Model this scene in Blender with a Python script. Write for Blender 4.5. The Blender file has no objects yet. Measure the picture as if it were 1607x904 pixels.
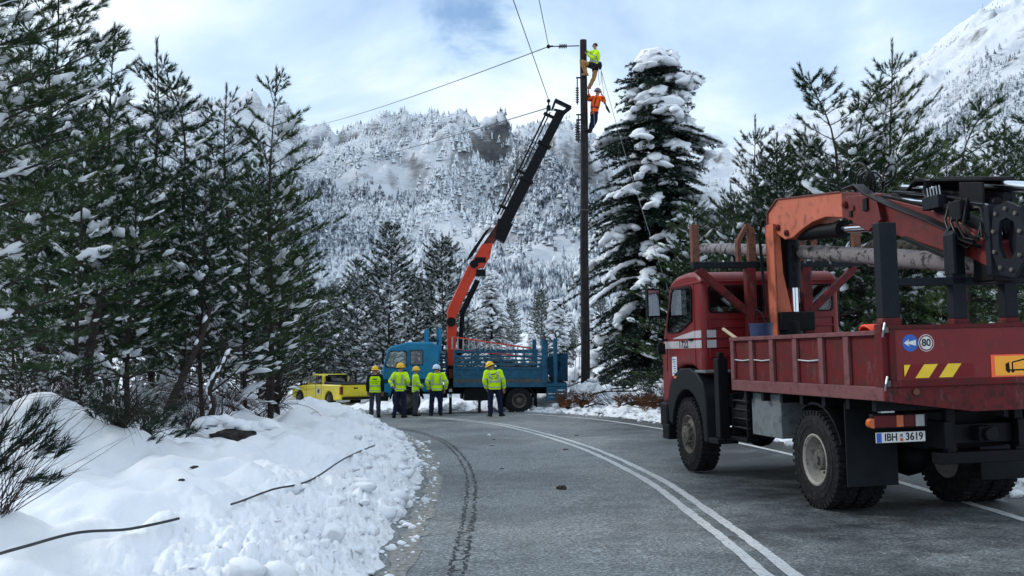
import bpy, bmesh, math, random
import numpy as np
from mathutils import Vector, Matrix, noise as mnoise
S = bpy.context.scene
COL = S.collection
# ---------------------------------------------------------------- camera
CAM_H = 1.83; FPX = 1650.0; PITCH = math.atan(110/FPX)
cd = bpy.data.cameras.new('camera'); cam = bpy.data.objects.new('camera', cd); COL.objects.link(cam)
cam.location = (0, 0, CAM_H); cam.rotation_euler = (math.pi/2 + PITCH, 0, 0)
cd.sensor_width = 36; cd.lens = 36*FPX/1607; cd.clip_start = .1; cd.clip_end = 12000
S.camera = cam
# ---------------------------------------------------------------- sky
W = bpy.data.worlds.new('World'); S.world = W; W.use_nodes = True
nt = W.node_tree; nt.nodes.clear()
def N(t, typ, **kw):
    n = t.nodes.new(typ)
    for k, v in kw.items():
        if k.startswith('i_'):
            key = k[2:]; key = int(key) if key.isdigit() else key.replace('_', ' ')
            n.inputs[key].default_value = v
        else: setattr(n, k, v)
    return n
SUN_EL, SUN_AZ = math.radians(30), math.radians(-66)      # azimuth from +Y, clockwise
sky = N(nt, 'ShaderNodeTexSky', sky_type='NISHITA', sun_disc=False, sun_elevation=SUN_EL, sun_rotation=SUN_AZ, altitude=900)
tc = N(nt, 'ShaderNodeTexCoord')
def ramp(t, stops, inp=None, interp='LINEAR'):
    r = N(t, 'ShaderNodeValToRGB'); e = r.color_ramp.elements; r.color_ramp.interpolation = interp
    while len(e) > 1: e.remove(e[-1])
    for i, (p, c) in enumerate(stops):
        el = e[0] if i == 0 else e.new(p)
        el.position = p; el.color = (c, c, c, 1) if not hasattr(c, '__len__') else (*c, 1)
    if inp: t.links.new(inp, r.inputs[0])
    return r
mp = N(nt, 'ShaderNodeMapping'); mp.inputs['Scale'].default_value = (1, 1, 1.9); mp.inputs['Location'].default_value = (.35, .1, .22)
nt.links.new(tc.outputs['Generated'], mp.inputs[0])
n1 = N(nt, 'ShaderNodeTexNoise', i_Scale=3.4, i_Detail=9., i_Roughness=.53, i_Distortion=.35); nt.links.new(mp.outputs[0], n1.inputs['Vector'])
n2 = N(nt, 'ShaderNodeTexNoise', i_Scale=8.5, i_Detail=8., i_Roughness=.55, i_Distortion=.3); nt.links.new(mp.outputs[0], n2.inputs['Vector'])
# a small opening in the cloud deck, in the sky direction where the photograph shows it
hd = Vector((-.030, 1, .330)).normalized()
dot = N(nt, 'ShaderNodeVectorMath', operation='DISTANCE'); dot.inputs[1].default_value = hd
nrm = N(nt, 'ShaderNodeVectorMath', operation='NORMALIZE'); nt.links.new(tc.outputs['Generated'], nrm.inputs[0]); nt.links.new(nrm.outputs[0], dot.inputs[0])
hr = ramp(nt, [(0, .27), (.5, .19), (1, 0)]); ml = N(nt, 'ShaderNodeMath', operation='MULTIPLY', i_1=1/.10); nt.links.new(dot.outputs['Value'], ml.inputs[0]); nt.links.new(ml.outputs[0], hr.inputs[0])
ad = N(nt, 'ShaderNodeMath', operation='ADD'); nt.links.new(n2.outputs[0], ad.inputs[0]); nt.links.new(hr.outputs[0], ad.inputs[1])
cover = ramp(nt, [(.70, 1), (.86, 0)], ad.outputs[0], 'EASE')          # 1 = cloud, 0 = clear air
lum = ramp(nt, [(.33, (3.9, 5.4, 7.6)), (.45, (5.3, 6.9, 8.7)), (.55, (7.6, 8.7, 9.7)), (.67, (9.6, 10.1, 10.4))], n1.outputs[0])
skm = N(nt, 'ShaderNodeMix', data_type='RGBA', blend_type='MULTIPLY'); skm.inputs[0].default_value = 1
nt.links.new(sky.outputs[0], skm.inputs[6]); skm.inputs[7].default_value = (1.15, 1.25, 1.3, 1)
mx = N(nt, 'ShaderNodeMix', data_type='RGBA'); nt.links.new(cover.outputs[0], mx.inputs[0]); nt.links.new(skm.outputs[2], mx.inputs[6]); nt.links.new(lum.outputs[0], mx.inputs[7])
bg = N(nt, 'ShaderNodeBackground', i_Strength=.1); nt.links.new(mx.outputs[2], bg.inputs[0])
wo = N(nt, 'ShaderNodeOutputWorld'); nt.links.new(bg.outputs[0], wo.inputs[0])
# ---------------------------------------------------------------- sun behind the cloud deck
sl = bpy.data.lights.new('sun', 'SUN'); sl.energy = 1.5; sl.angle = math.radians(11); sl.color = (1, .96, .9)
so = bpy.data.objects.new('sun', sl); COL.objects.link(so)
sd = Vector((math.sin(SUN_AZ)*math.cos(SUN_EL), math.cos(SUN_AZ)*math.cos(SUN_EL), math.sin(SUN_EL)))
so.rotation_euler = sd.to_track_quat('Z', 'Y').to_euler()
S.view_settings.view_transform = 'Standard'; S.view_settings.look = 'None'; S.view_settings.exposure = 0.34; S.view_settings.gamma = 1
S.render.engine = 'CYCLES'
S.cycles.max_bounces = 6; S.cycles.diffuse_bounces = 3; S.cycles.glossy_bounces = 3; S.cycles.transmission_bounces = 4; S.cycles.volume_bounces = 0; S.cycles.transparent_max_bounces = 6

# ---------------------------------------------------------------- materials
def pm(name, col, rough=.55, metal=0., var=.12, scale=6., col2=None, c2lo=.55, c2hi=.7, c2scale=None, bump=0., bscale=None, spec=.5, sheen=0., coord='Object', dust=0.):
    m = bpy.data.materials.new(name); m.use_nodes = True; t = m.node_tree; b = t.nodes['Principled BSDF']
    tcn = N(t, 'ShaderNodeTexCoord')
    nz = N(t, 'ShaderNodeTexNoise', i_Scale=scale, i_Detail=6., i_Roughness=.6); t.links.new(tcn.outputs[coord], nz.inputs['Vector'])
    lo = tuple(c*(1-var) for c in col); hi = tuple(min(1, c*(1+var)) for c in col)
    r = ramp(t, [(.3, lo), (.7, hi)], nz.outputs[0]); out = r.outputs[0]
    if col2 is not None:
        nz2 = N(t, 'ShaderNodeTexNoise', i_Scale=c2scale or scale*1.7, i_Detail=8., i_Roughness=.68); t.links.new(tcn.outputs[coord], nz2.inputs['Vector'])
        r2 = ramp(t, [(c2lo, 0), (c2hi, 1)], nz2.outputs[0])
        x = N(t, 'ShaderNodeMix', data_type='RGBA'); t.links.new(r2.outputs[0], x.inputs[0]); t.links.new(out, x.inputs[6]); x.inputs[7].default_value = (*col2, 1); out = x.outputs[2]
    if dust:      # chips, salt spray and runs of dirt
        md = N(t, 'ShaderNodeMapping'); md.inputs['Scale'].default_value = (1, 1, .35); t.links.new(tcn.outputs[coord], md.inputs[0]); nd = N(t, 'ShaderNodeTexNoise', i_Scale=9., i_Detail=10., i_Roughness=.78); t.links.new(md.outputs[0], nd.inputs['Vector'])
        r3 = ramp(t, [(.56, 0), (.66, dust*.55), (.74, dust)], nd.outputs[0]); x = N(t, 'ShaderNodeMix', data_type='RGBA'); t.links.new(r3.outputs[0], x.inputs[0]); t.links.new(out, x.inputs[6]); x.inputs[7].default_value = (.17, .13, .12, 1); out = x.outputs[2]
    t.links.new(out, b.inputs['Base Color'])
    b.inputs['Roughness'].default_value = rough; b.inputs['Metallic'].default_value = metal
    b.inputs['Specular IOR Level'].default_value = spec
    if sheen: b.inputs['Sheen Weight'].default_value = sheen
    if bump:
        nb = N(t, 'ShaderNodeTexNoise', i_Scale=bscale or scale*4, i_Detail=6.); t.links.new(tcn.outputs[coord], nb.inputs['Vector'])
        bp = N(t, 'ShaderNodeBump', i_Strength=bump, i_Distance=.02); t.links.new(nb.outputs[0], bp.inputs['Height']); t.links.new(bp.outputs[0], b.inputs['Normal'])
    return m
M = {}
M['red'] = pm('red_paint', (.165, .008, .010), .42, col2=(.06, .012, .014), dust=.5, c2lo=.56, c2hi=.75, scale=3, bump=.06, spec=0.3)
M['redworn'] = pm('worn_red_paint', (.11, .010, .012), .6, dust=.7, col2=(.045, .02, .018), c2lo=.46, c2hi=.70, scale=3.5, bump=.15, spec=0.15)
M['railworn'] = pm('worn_pinkish_rail', (.165, .065, .068), .6, col2=(.06, .03, .028), c2lo=.5, c2hi=.72, scale=5, bump=.15, spec=0.15)
M['rustred'] = pm('rusty_red_steel', (.12, .016, .018), .65, dust=.8, col2=(.035, .016, .014), c2lo=.46, c2hi=.66, scale=6, bump=.2, spec=0.15)
M['rustbrown'] = pm('rusty_brown_steel', (.15, .065, .045), .75, col2=(.05, .03, .025), c2lo=.5, c2hi=.66, scale=8, bump=.25, spec=0.15)
M['orange'] = pm('orange_crane_paint', (.47, .12, .065), .55, dust=.5, col2=(.16, .05, .035), c2lo=.54, c2hi=.70, scale=4, bump=.1, spec=0.3)
M['cranered'] = pm('red_crane_paint', (.125, .014, .014), .5, col2=(.03, .012, .012), c2lo=.50, c2hi=.72, scale=5, bump=.1, spec=0.3)
M['cranered2'] = pm('vivid_orange_crane_paint', (.60, .045, .016), .5, col2=(.07, .02, .015), c2lo=.6, c2hi=.72, scale=2.2, bump=.1, spec=0.3)
M['black'] = pm('black_steel', (.006, .007, .009), .5, spec=0.12, var=.3, bump=.1)
M['blacksteel'] = pm('dark_worn_steel', (.010, .013, .018), .55, spec=0.12, col2=(.05, .03, .025), c2lo=.62, c2hi=.75, scale=7, bump=.15)
M['plastic'] = pm('dark_plastic', (.012, .015, .018), .55, spec=0.12, var=.25)
M['rubber'] = pm('tyre_rubber', (.014, .015, .016), .8, spec=0.12, col2=(.045, .045, .042), c2lo=.5, c2hi=.75, scale=9, bump=.15)
M['rim'] = pm('dirty_rim_paint', (.30, .28, .24), .6, col2=(.1, .085, .07), c2lo=.5, c2hi=.7, scale=9, bump=.1)
M['hub'] = pm('dirty_hub_steel', (.13, .12, .105), .6, col2=(.05, .045, .04), c2lo=.45, c2hi=.65, scale=14, bump=.2, spec=0.15)
M['chrome'] = pm('polished_rod', (.75, .77, .8), .18, metal=1., var=.05)
M['steel'] = pm('galvanised_steel', (.42, .44, .46), .4, metal=.8, var=.15)
M['greybox'] = pm('grey_box_paint', (.14, .16, .17), .5, col2=(.05, .055, .06), c2lo=.52, c2hi=.7, scale=4)
M['glass'] = pm('vehicle_glass', (.008, .012, .014), .06, var=.2, spec=.35)
M['glasslit'] = pm('rear_cab_glass', (.035, .05, .055), .05, var=.2, spec=.9)
def clear_glass(name, tint, refl):
    m = bpy.data.materials.new(name); m.use_nodes = True; t = m.node_tree; t.nodes.clear(); o = N(t, 'ShaderNodeOutputMaterial'); x = N(t, 'ShaderNodeMixShader'); tr = N(t, 'ShaderNodeBsdfTransparent'); gl_ = N(t, 'ShaderNodeBsdfGlossy', i_Roughness=.03); tr.inputs[0].default_value = (*tint, 1)
    lw = N(t, 'ShaderNodeLayerWeight', i_Blend=.35); r = ramp(t, [(0, refl), (1, .9)], lw.outputs['Fresnel']); t.links.new(r.outputs[0], x.inputs[0]); t.links.new(tr.outputs[0], x.inputs[1]); t.links.new(gl_.outputs[0], x.inputs[2]); t.links.new(x.outputs[0], o.inputs[0]); return m
M['glass'] = clear_glass('vehicle_glass_clear', (.80, .85, .85), .012); M['glasslit'] = clear_glass('rear_cab_glass_clear', (.78, .84, .84), .03)
M['darkint'] = pm('dark_cab_lining', (.02, .02, .022), .9, spec=.1)
M['mirror'] = pm('mirror_glass', (.7, .75, .8), .03, metal=1., var=.02)
M['stripe'] = pm('grey_stripe', (.42, .40, .42), .5, var=.1)
M['white'] = pm('white_vinyl', (.7, .7, .69), .5, var=.05)
M['blackp'] = pm('black_print', (.01, .01, .012), .6, var=.1, spec=0.12)
M['bluesign'] = pm('blue_sign_film', (.01, .09, .42), .4, var=.06)
M['yellow'] = pm('yellow_film', (.85, .55, .01), .45, var=.08)
M['redfilm'] = pm('red_reflective_film', (.17, .006, .01), .4, spec=.2, var=.1)
M['orfilm'] = pm('orange_reflective_film', (.95, .38, .01), .4, var=.05)
M['redorfilm'] = pm('red_orange_film', (.95, .1, .03), .4, var=.05)
M['lred'] = pm('red_lens', (.11, .004, .006), .35, spec=.2, var=.1)
M['lamb'] = pm('amber_lens', (.55, .10, .008), .2, var=.1)
M['lwhite'] = pm('clear_lens', (.4, .38, .38), .2, var=.1)
M['blue'] = pm('blue_truck_paint', (.008, .19, .36), .42, dust=.4, col2=(.008, .11, .20), c2lo=.5, c2hi=.75, scale=2.5, bump=.05, spec=0.3)
M['bluedark'] = pm('dark_blue_paint', (.008, .05, .10), .6, col2=(.012, .02, .03), c2lo=.45, c2hi=.65, scale=4, spec=0.12)
M['bluebed'] = pm('dull_blue_bed_paint', (.012, .105, .19), .55, col2=(.012, .05, .085), c2lo=.46, c2hi=.66, scale=3.5, bump=.1, spec=0.3)
M['dullwood'] = pm('grimy_sill', (.09, .085, .075), .8, col2=(.03, .05, .06), c2lo=.45, c2hi=.7, scale=4)
M['pickup'] = pm('yellow_car_paint', (.62, .50, .006), .35, col2=(.4, .33, .02), c2lo=.55, c2hi=.8, scale=2)
M['hivis'] = pm('hi_vis_yellow_fabric', (.58, .95, .0), .8, var=.10, scale=14, bump=.3, sheen=.2, spec=0.1)
M['hior'] = pm('hi_vis_orange_fabric', (.95, .12, .01), .8, var=.15, scale=14, bump=.3, spec=0.1)
M['reflect'] = pm('reflective_tape', (.36, .40, .36), .45, var=.1)
M['navy'] = pm('navy_cloth', (.012, .016, .045), .85, var=.3, scale=12, bump=.3, spec=0.15)
M['darkcloth'] = pm('black_cloth', (.012, .014, .02), .85, var=.3, scale=12, bump=.3, spec=0.15)
M['greycloth'] = pm('grey_work_cloth', (.045, .05, .068), .85, var=.25, scale=12, bump=.3, spec=0.15)
M['tan'] = pm('tan_cloth', (.36, .19, .07), .85, var=.2, scale=12, bump=.3, spec=0.1)
M['leather'] = pm('tan_leather', (.28, .15, .07), .7, var=.25, scale=16)
M['boot'] = pm('black_leather', (.012, .012, .013), .55, var=.2, spec=0.15)
M['helmy'] = pm('yellow_helmet_shell', (.9, .52, .01), .35, var=.05)
M['helmw'] = pm('white_helmet_shell', (.62, .72, .9), .35, var=.05)
M['helmg'] = pm('grey_helmet_shell', (.14, .14, .15), .4, var=.05)
M['skin'] = pm('skin', (.42, .20, .13), .55, var=.1)
M['hair'] = pm('dark_hair', (.015, .011, .009), .7, var=.3, spec=0.15)
M['wood'] = pm('weathered_pole_wood', (.024, .021, .022), .85, col2=(.052, .045, .045), c2lo=.5, c2hi=.7, scale=3, bump=.4, bscale=14, spec=0.15)
M['log'] = pm('log_bark', (.20, .185, .19), .85, col2=(.035, .03, .03), c2lo=.52, c2hi=.60, scale=5, bump=.5, bscale=12, spec=0.15)
M['log2'] = pm('mossy_log_bark', (.13, .11, .085), .9, col2=(.03, .03, .026), c2lo=.45, c2hi=.58, scale=9, bump=.6, bscale=16, spec=0.15)
M['cutwood'] = pm('cut_wood', (.42, .40, .36), .8, var=.2, scale=20)
M['stick'] = pm('wooden_handle', (.55, .42, .28), .6, var=.15)
M['bucket'] = pm('blue_bucket_plastic', (.012, .03, .10), .45, var=.1)
M['orhose'] = pm('orange_hose', (.75, .06, .012), .5, var=.1)
M['hose'] = pm('black_hose', (.010, .010, .011), .35, var=.1, spec=0.12)
M['porcelain'] = pm('brown_porcelain', (.03, .02, .02), .25, var=.1)
M['wire'] = pm('conductor', (.03, .033, .036), .5, var=.05)
M['cable'] = pm('fallen_cable', (.018, .02, .022), .5, var=.1)
M['rope'] = pm('grey_rope', (.25, .26, .27), .8, var=.1)
M['orladder'] = pm('orange_ladder_rail', (.6, .06, .03), .5, var=.1)
M['bark'] = pm('pine_bark', (.030, .024, .022), .9, col2=(.075, .06, .052), c2lo=.55, c2hi=.7, scale=8, bump=.4, bscale=30, spec=0.15)
M['twig'] = pm('reddish_twig', (.045, .03, .03), .9, var=.3, spec=0.15)
M['broom'] = pm('broom_stem', (.026, .030, .020), .8, var=.3, spec=0.15)
M['brownleaf'] = pm('dead_brown_foliage', (.16, .055, .018), .9, col2=(.05, .025, .012), c2lo=.45, c2hi=.6, scale=9, bump=.5)
M['clod'] = pm('earth_clod', (.05, .035, .024), .95, var=.4, scale=30, bump=.5)
M['rock'] = pm('dark_rock_and_hollow', (.03, .026, .024), .9, col2=(.075, .065, .06), c2lo=.5, c2hi=.7, scale=6, bump=.6, spec=0.15)

def needle_mat(name, a, b, c, snow=0.0):
    m = bpy.data.materials.new(name); m.use_nodes = True; t = m.node_tree; p = t.nodes['Principled BSDF']
    tcn = N(t, 'ShaderNodeTexCoord'); oi = N(t, 'ShaderNodeObjectInfo')
    nz = N(t, 'ShaderNodeTexNoise', i_Scale=1.6, i_Detail=5., i_Roughness=.7); t.links.new(tcn.outputs['Object'], nz.inputs['Vector'])
    am = N(t, 'ShaderNodeMath', operation='MULTIPLY_ADD', i_1=.22, i_2=-.11); t.links.new(oi.outputs['Random'], am.inputs[0])
    aa = N(t, 'ShaderNodeMath', operation='ADD'); t.links.new(nz.outputs[0], aa.inputs[0]); t.links.new(am.outputs[0], aa.inputs[1])
    r = ramp(t, [(.3, a), (.52, b), (.72, c)], aa.outputs[0]); out = r.outputs[0]
    if snow:
        n3 = N(t, 'ShaderNodeTexNoise', i_Scale=5.5, i_Detail=4., i_Roughness=.7); t.links.new(tcn.outputs['Object'], n3.inputs['Vector'])
        r3 = ramp(t, [(.62-snow*.35, 0), (.70-snow*.3, 1)], n3.outputs[0])
        x = N(t, 'ShaderNodeMix', data_type='RGBA'); t.links.new(r3.outputs[0], x.inputs[0]); t.links.new(out, x.inputs[6]); x.inputs[7].default_value = (.82, .84, .86, 1); out = x.outputs[2]
    t.links.new(out, p.inputs['Base Color']); p.inputs['Roughness'].default_value = .6; p.inputs['Specular IOR Level'].default_value = .06
    return m
M['needle'] = needle_mat('pine_needles', (.009, .023, .013), (.027, .056, .022), (.074, .108, .034), snow=.12)
M['needle2'] = needle_mat('snow_dusted_needles', (.014, .028, .022), (.024, .046, .030), (.045, .075, .042), snow=.26)
M['fir'] = needle_mat('fir_needles', (.009, .018, .015), (.015, .030, .021), (.028, .048, .03), snow=.08)

def snow_mat(name, big=1.2, dirt=0.0, grit=False):
    m = bpy.data.materials.new(name); m.use_nodes = True; t = m.node_tree; p = t.nodes['Principled BSDF']
    tcn = N(t, 'ShaderNodeTexCoord'); co = tcn.outputs['Object']
    n1 = N(t, 'ShaderNodeTexNoise', i_Scale=big, i_Detail=9., i_Roughness=.62); t.links.new(co, n1.inputs['Vector'])
    n2 = N(t, 'ShaderNodeTexNoise', i_Scale=big*18, i_Detail=5., i_Roughness=.7); t.links.new(co, n2.inputs['Vector'])
    r = ramp(t, [(.35, (.75, .78, .83)), (.65, (.83, .845, .87))], n1.outputs[0]); out = r.outputs[0]
    if dirt:
        n3 = N(t, 'ShaderNodeTexNoise', i_Scale=7., i_Detail=8., i_Roughness=.75); t.links.new(co, n3.inputs['Vector'])
        r3 = ramp(t, [(.56-dirt*.1, 0), (.72-dirt*.1, dirt)], n3.outputs[0])
        x = N(t, 'ShaderNodeMix', data_type='RGBA'); t.links.new(r3.outputs[0], x.inputs[0]); t.links.new(out, x.inputs[6]); x.inputs[7].default_value = (.2, .17, .14, 1); out = x.outputs[2]
    if grit:
        at_ = N(t, 'ShaderNodeAttribute', attribute_name='grit'); n4 = N(t, 'ShaderNodeTexNoise', i_Scale=9., i_Detail=9., i_Roughness=.8); t.links.new(co, n4.inputs['Vector'])
        g1 = N(t, 'ShaderNodeMath', operation='MULTIPLY_ADD', i_1=.36); t.links.new(at_.outputs['Fac'], g1.inputs[0]); t.links.new(n4.outputs[0], g1.inputs[2]); r4 = ramp(t, [(.66, 0), (.98, .8)], g1.outputs[0])
        x = N(t, 'ShaderNodeMix', data_type='RGBA'); t.links.new(r4.outputs[0], x.inputs[0]); t.links.new(out, x.inputs[6]); x.inputs[7].default_value = (.22, .2, .18, 1); out = x.outputs[2]
    t.links.new(out, p.inputs['Base Color']); p.inputs['Roughness'].default_value = .75; p.inputs['Specular IOR Level'].default_value = .2
    sm_ = N(t, 'ShaderNodeMath', operation='MULTIPLY_ADD', i_1=.35); t.links.new(n2.outputs[0], sm_.inputs[0]); t.links.new(n1.outputs[0], sm_.inputs[2])
    bp = N(t, 'ShaderNodeBump', i_Strength=.5, i_Distance=.05); t.links.new(sm_.outputs[0], bp.inputs['Height']); t.links.new(bp.outputs[0], p.inputs['Normal'])
    return m
M['snow'] = snow_mat('snow', 1.2)
M['snowload'] = snow_mat('tree_snow', 2.5)
M['dirtysnow'] = snow_mat('dirty_snow', 2.0, dirt=.85)

# ---------------------------------------------------------------- numpy noise
def _perm(seed):
    r = np.random.RandomState(seed); p = np.arange(256); r.shuffle(p); return np.concatenate([p, p, p])
_G = np.array([[math.cos(a), math.sin(a)] for a in np.linspace(0, 2*math.pi, 33)[:-1]])
def perlin(x, y, seed=0):
    p = _perm(seed); xi = np.floor(x).astype(int); yi = np.floor(y).astype(int); xf = x-xi; yf = y-yi; xi &= 255; yi &= 255
    u = xf*xf*xf*(xf*(xf*6-15)+10); v = yf*yf*yf*(yf*(yf*6-15)+10)
    def gr(ix, iy, fx, fy):
        g_ = _G[p[p[ix]+iy] & 31]; return g_[..., 0]*fx+g_[..., 1]*fy
    a = gr(xi, yi, xf, yf); b = gr(xi+1, yi, xf-1, yf); c = gr(xi, yi+1, xf, yf-1); d = gr(xi+1, yi+1, xf-1, yf-1)
    return (a*(1-u)+b*u)*(1-v)+(c*(1-u)+d*u)*v
def fbm(x, y, oct=5, seed=0, gain=.5, lac=2.03):
    s = 0; a = 1.; f = 1.
    for i in range(oct): s = s+a*perlin(x*f+17.3*i, y*f-9.1*i, seed+i); a *= gain; f *= lac
    return s
def ridged(x, y, oct=6, seed=0, gain=.52, lac=2.07):
    s = 0; a = 1.; f = 1.; w = 1.
    for i in range(oct):
        n = 1-np.abs(perlin(x*f+3.7*i, y*f+8.2*i, seed+i))*2; n = n*n*w; w = np.clip(n*1.6, 0, 1); s = s+a*n; a *= gain; f *= lac
    return s
def sstep(a, b, x):
    t = np.clip((x-a)/(b-a), 0, 1); return t*t*(3-2*t)

# ---------------------------------------------------------------- mesh building helpers
def carve(o, cutters):
    """cut openings into a closed body and keep the plain result"""
    tmp = []
    for mb in cutters:
        c = mb.build('cutter', M['darkint']); c.parent = o.parent; tmp.append(c); md = o.modifiers.new('cut', 'BOOLEAN'); md.operation = 'DIFFERENCE'; md.object = c; md.solver = 'EXACT'; md.material_mode = 'TRANSFER'
    dg = bpy.context.evaluated_depsgraph_get(); me = bpy.data.meshes.new_from_object(o.evaluated_get(dg)); o.modifiers.clear(); old = o.data; o.data = me; me.name = old.name
    for c in tmp: bpy.data.objects.remove(c)
    return o
class MB:
    def __init__(s): s.v = []; s.f = []; s.m = []
    def add(s, vs, fs, mi=0):
        o = len(s.v); s.v.extend([tuple(v) for v in vs]); s.f.extend([tuple(i+o for i in f) for f in fs]); s.m.extend([mi]*len(fs)); return s
    def bx(s, x0, x1, y0, y1, z0, z1, mi=0):
        return s.add([(x0,y0,z0),(x1,y0,z0),(x1,y1,z0),(x0,y1,z0),(x0,y0,z1),(x1,y0,z1),(x1,y1,z1),(x0,y1,z1)], [(0,3,2,1),(4,5,6,7),(0,1,5,4),(1,2,6,5),(2,3,7,6),(3,0,4,7)], mi)
    def beam(s, p0, p1, a, b, upv=(0,0,1), mi=0, a1=None, b1=None):
        p0 = Vector(p0); p1 = Vector(p1); d = (p1-p0).normalized(); r = d.cross(Vector(upv))
        if r.length < 1e-4: r = d.cross(Vector((1,0,0)))
        r.normalize(); u = r.cross(d); a1 = a if a1 is None else a1; b1 = b if b1 is None else b1
        vs = [p+r*sx*A/2+u*sy*B/2 for p, A, B in ((p0,a,b),(p1,a1,b1)) for sx, sy in ((-1,-1),(1,-1),(1,1),(-1,1))]
        return s.add(vs, [(0,1,2,3),(7,6,5,4),(0,4,5,1),(1,5,6,2),(2,6,7,3),(3,7,4,0)], mi)
    def tube(s, pts, r, n=6, mi=0, cap=True, el=1.0):
        pts = [Vector(p) for p in pts]; k = len(pts); rr = r if hasattr(r, '__len__') else [r]*k
        o = len(s.v); prev = None; vs = []
        for i, p in enumerate(pts):
            d = (pts[min(i+1,k-1)]-pts[max(i-1,0)]).normalized()
            if prev is None:
                a = d.cross(Vector((0,0,1)))
                if a.length < .05: a = d.cross(Vector((1,0,0)))
            else: a = prev-d*prev.dot(d)
            a.normalize(); prev = a; b = d.cross(a)
            for j in range(n):
                t = 2*math.pi*j/n; vs.append(p+a*math.cos(t)*rr[i]+b*math.sin(t)*rr[i]*el)
        fs = [(i*n+j, i*n+(j+1)%n, (i+1)*n+(j+1)%n, (i+1)*n+j) for i in range(k-1) for j in range(n)]
        if cap: fs += [tuple(range(n-1,-1,-1)), tuple((k-1)*n+j for j in range(n))]
        return s.add(vs, fs, mi)
    def cyl(s, p0, p1, r0, r1=None, n=14, mi=0): return s.tube([p0, p1], [r0, r0 if r1 is None else r1], n, mi)
    def prism(s, poly, ax, a, b, mi=0):
        def P(q, t): return (t,q[0],q[1]) if ax == 'x' else (q[0],t,q[1]) if ax == 'y' else (q[0],q[1],t)
        n = len(poly); vs = [P(q,a) for q in poly]+[P(q,b) for q in poly]
        return s.add(vs, [tuple(range(n)), tuple(range(2*n-1,n-1,-1))]+[(i,i+n,(i+1)%n+n,(i+1)%n) for i in range(n)], mi)
    def poly(s, pts, mi=0): return s.add(pts, [tuple(range(len(pts)))], mi)
    def lathe(s, prof, c, ax='y', n=24, mi=0, flip=1):
        c = Vector(c); k = len(prof); vs = []
        for r, h in prof:
            for j in range(n):
                t = 2*math.pi*j/n; a, b = r*math.cos(t), r*math.sin(t)*flip
                vs.append(c+Vector((a,h,b) if ax == 'y' else (h,a,b) if ax == 'x' else (a,b,h)))
        return s.add(vs, [(i*n+j, i*n+(j+1)%n, (i+1)*n+(j+1)%n, (i+1)*n+j) for i in range(k-1) for j in range(n)], mi)
    def blob(s, c, rad, sub=1, amp=.15, seed=0, mi=0, freq=1.6):
        vs, fs = ico(sub); c = Vector(c); out = []
        for v in vs:
            d = 1+amp*2*mnoise.noise(Vector(v)*freq+Vector((seed*3.1, seed*1.7, seed*.7)))
            out.append((c.x+v[0]*rad[0]*d, c.y+v[1]*rad[1]*d, c.z+v[2]*rad[2]*d))
        return s.add(out, fs, mi)
    def loft(s, rings, mi=0, cap=True):
        n = len(rings[0]); k = len(rings); vs = [p for r in rings for p in r]
        fs = [(i*n+j, i*n+(j+1)%n, (i+1)*n+(j+1)%n, (i+1)*n+j) for i in range(k-1) for j in range(n)]
        if cap: fs += [tuple(range(n-1,-1,-1)), tuple((k-1)*n+j for j in range(n))]
        return s.add(vs, fs, mi)
    def mesh(s, name, mats):
        me = bpy.data.meshes.new(name); me.from_pydata(s.v, [], s.f)
        for m in (mats if isinstance(mats, (list, tuple)) else [mats]): me.materials.append(m)
        me.polygons.foreach_set('material_index', s.m); return me
    def build(s, name, mats, parent=None, bevel=0., smooth=None, seg=2, fixn=True):
        me = s.mesh(name, mats)
        if fixn:
            b = bmesh.new(); b.from_mesh(me); bmesh.ops.recalc_face_normals(b, faces=b.faces); b.to_mesh(me); b.free()
        if smooth is not None:
            me.polygons.foreach_set('use_smooth', [True]*len(me.polygons)); me.set_sharp_from_angle(angle=math.radians(smooth))
        o = bpy.data.objects.new(name, me); COL.objects.link(o)
        if parent is not None: o.parent = parent
        if bevel:
            md = o.modifiers.new('bevel', 'BEVEL'); md.width = bevel; md.segments = seg; md.limit_method = 'ANGLE'; md.angle_limit = math.radians(40)
        return o
_ICO = {}
def ico(sub):
    if sub not in _ICO:
        b = bmesh.new(); bmesh.ops.create_icosphere(b, subdivisions=sub, radius=1); b.verts.ensure_lookup_table()
        _ICO[sub] = ([tuple(v.co) for v in b.verts], [tuple(v.index for v in f.verts) for f in b.faces]); b.free()
    return _ICO[sub]
def npmesh(name, verts, tris, mat, k=3):
    me = bpy.data.meshes.new(name); verts = np.asarray(verts, np.float32); tris = np.asarray(tris, np.int32)
    me.vertices.add(len(verts)); me.vertices.foreach_set('co', verts.ravel())
    me.loops.add(tris.size); me.loops.foreach_set('vertex_index', tris.ravel())
    me.polygons.add(len(tris)); me.polygons.foreach_set('loop_start', np.arange(0, tris.size, k, dtype=np.int32))
    me.materials.append(mat); me.update(calc_edges=True); return me
def link(name, me, parent=None):
    o = bpy.data.objects.new(name, me); COL.objects.link(o)
    if parent is not None: o.parent = parent
    return o
def tag(o, label=None, cat=None, group=None, kind=None):
    if label: o['label'] = label
    if cat: o['category'] = cat
    if group: o['group'] = group
    if kind: o['kind'] = kind
    return o
def root(name, loc, label, cat, rot=(0,0,0), group=None):
    o = bpy.data.objects.new(name, None); COL.objects.link(o); o.location = loc; o.rotation_euler = rot; o.empty_display_size = .3
    return tag(o, label, cat, group)
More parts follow.
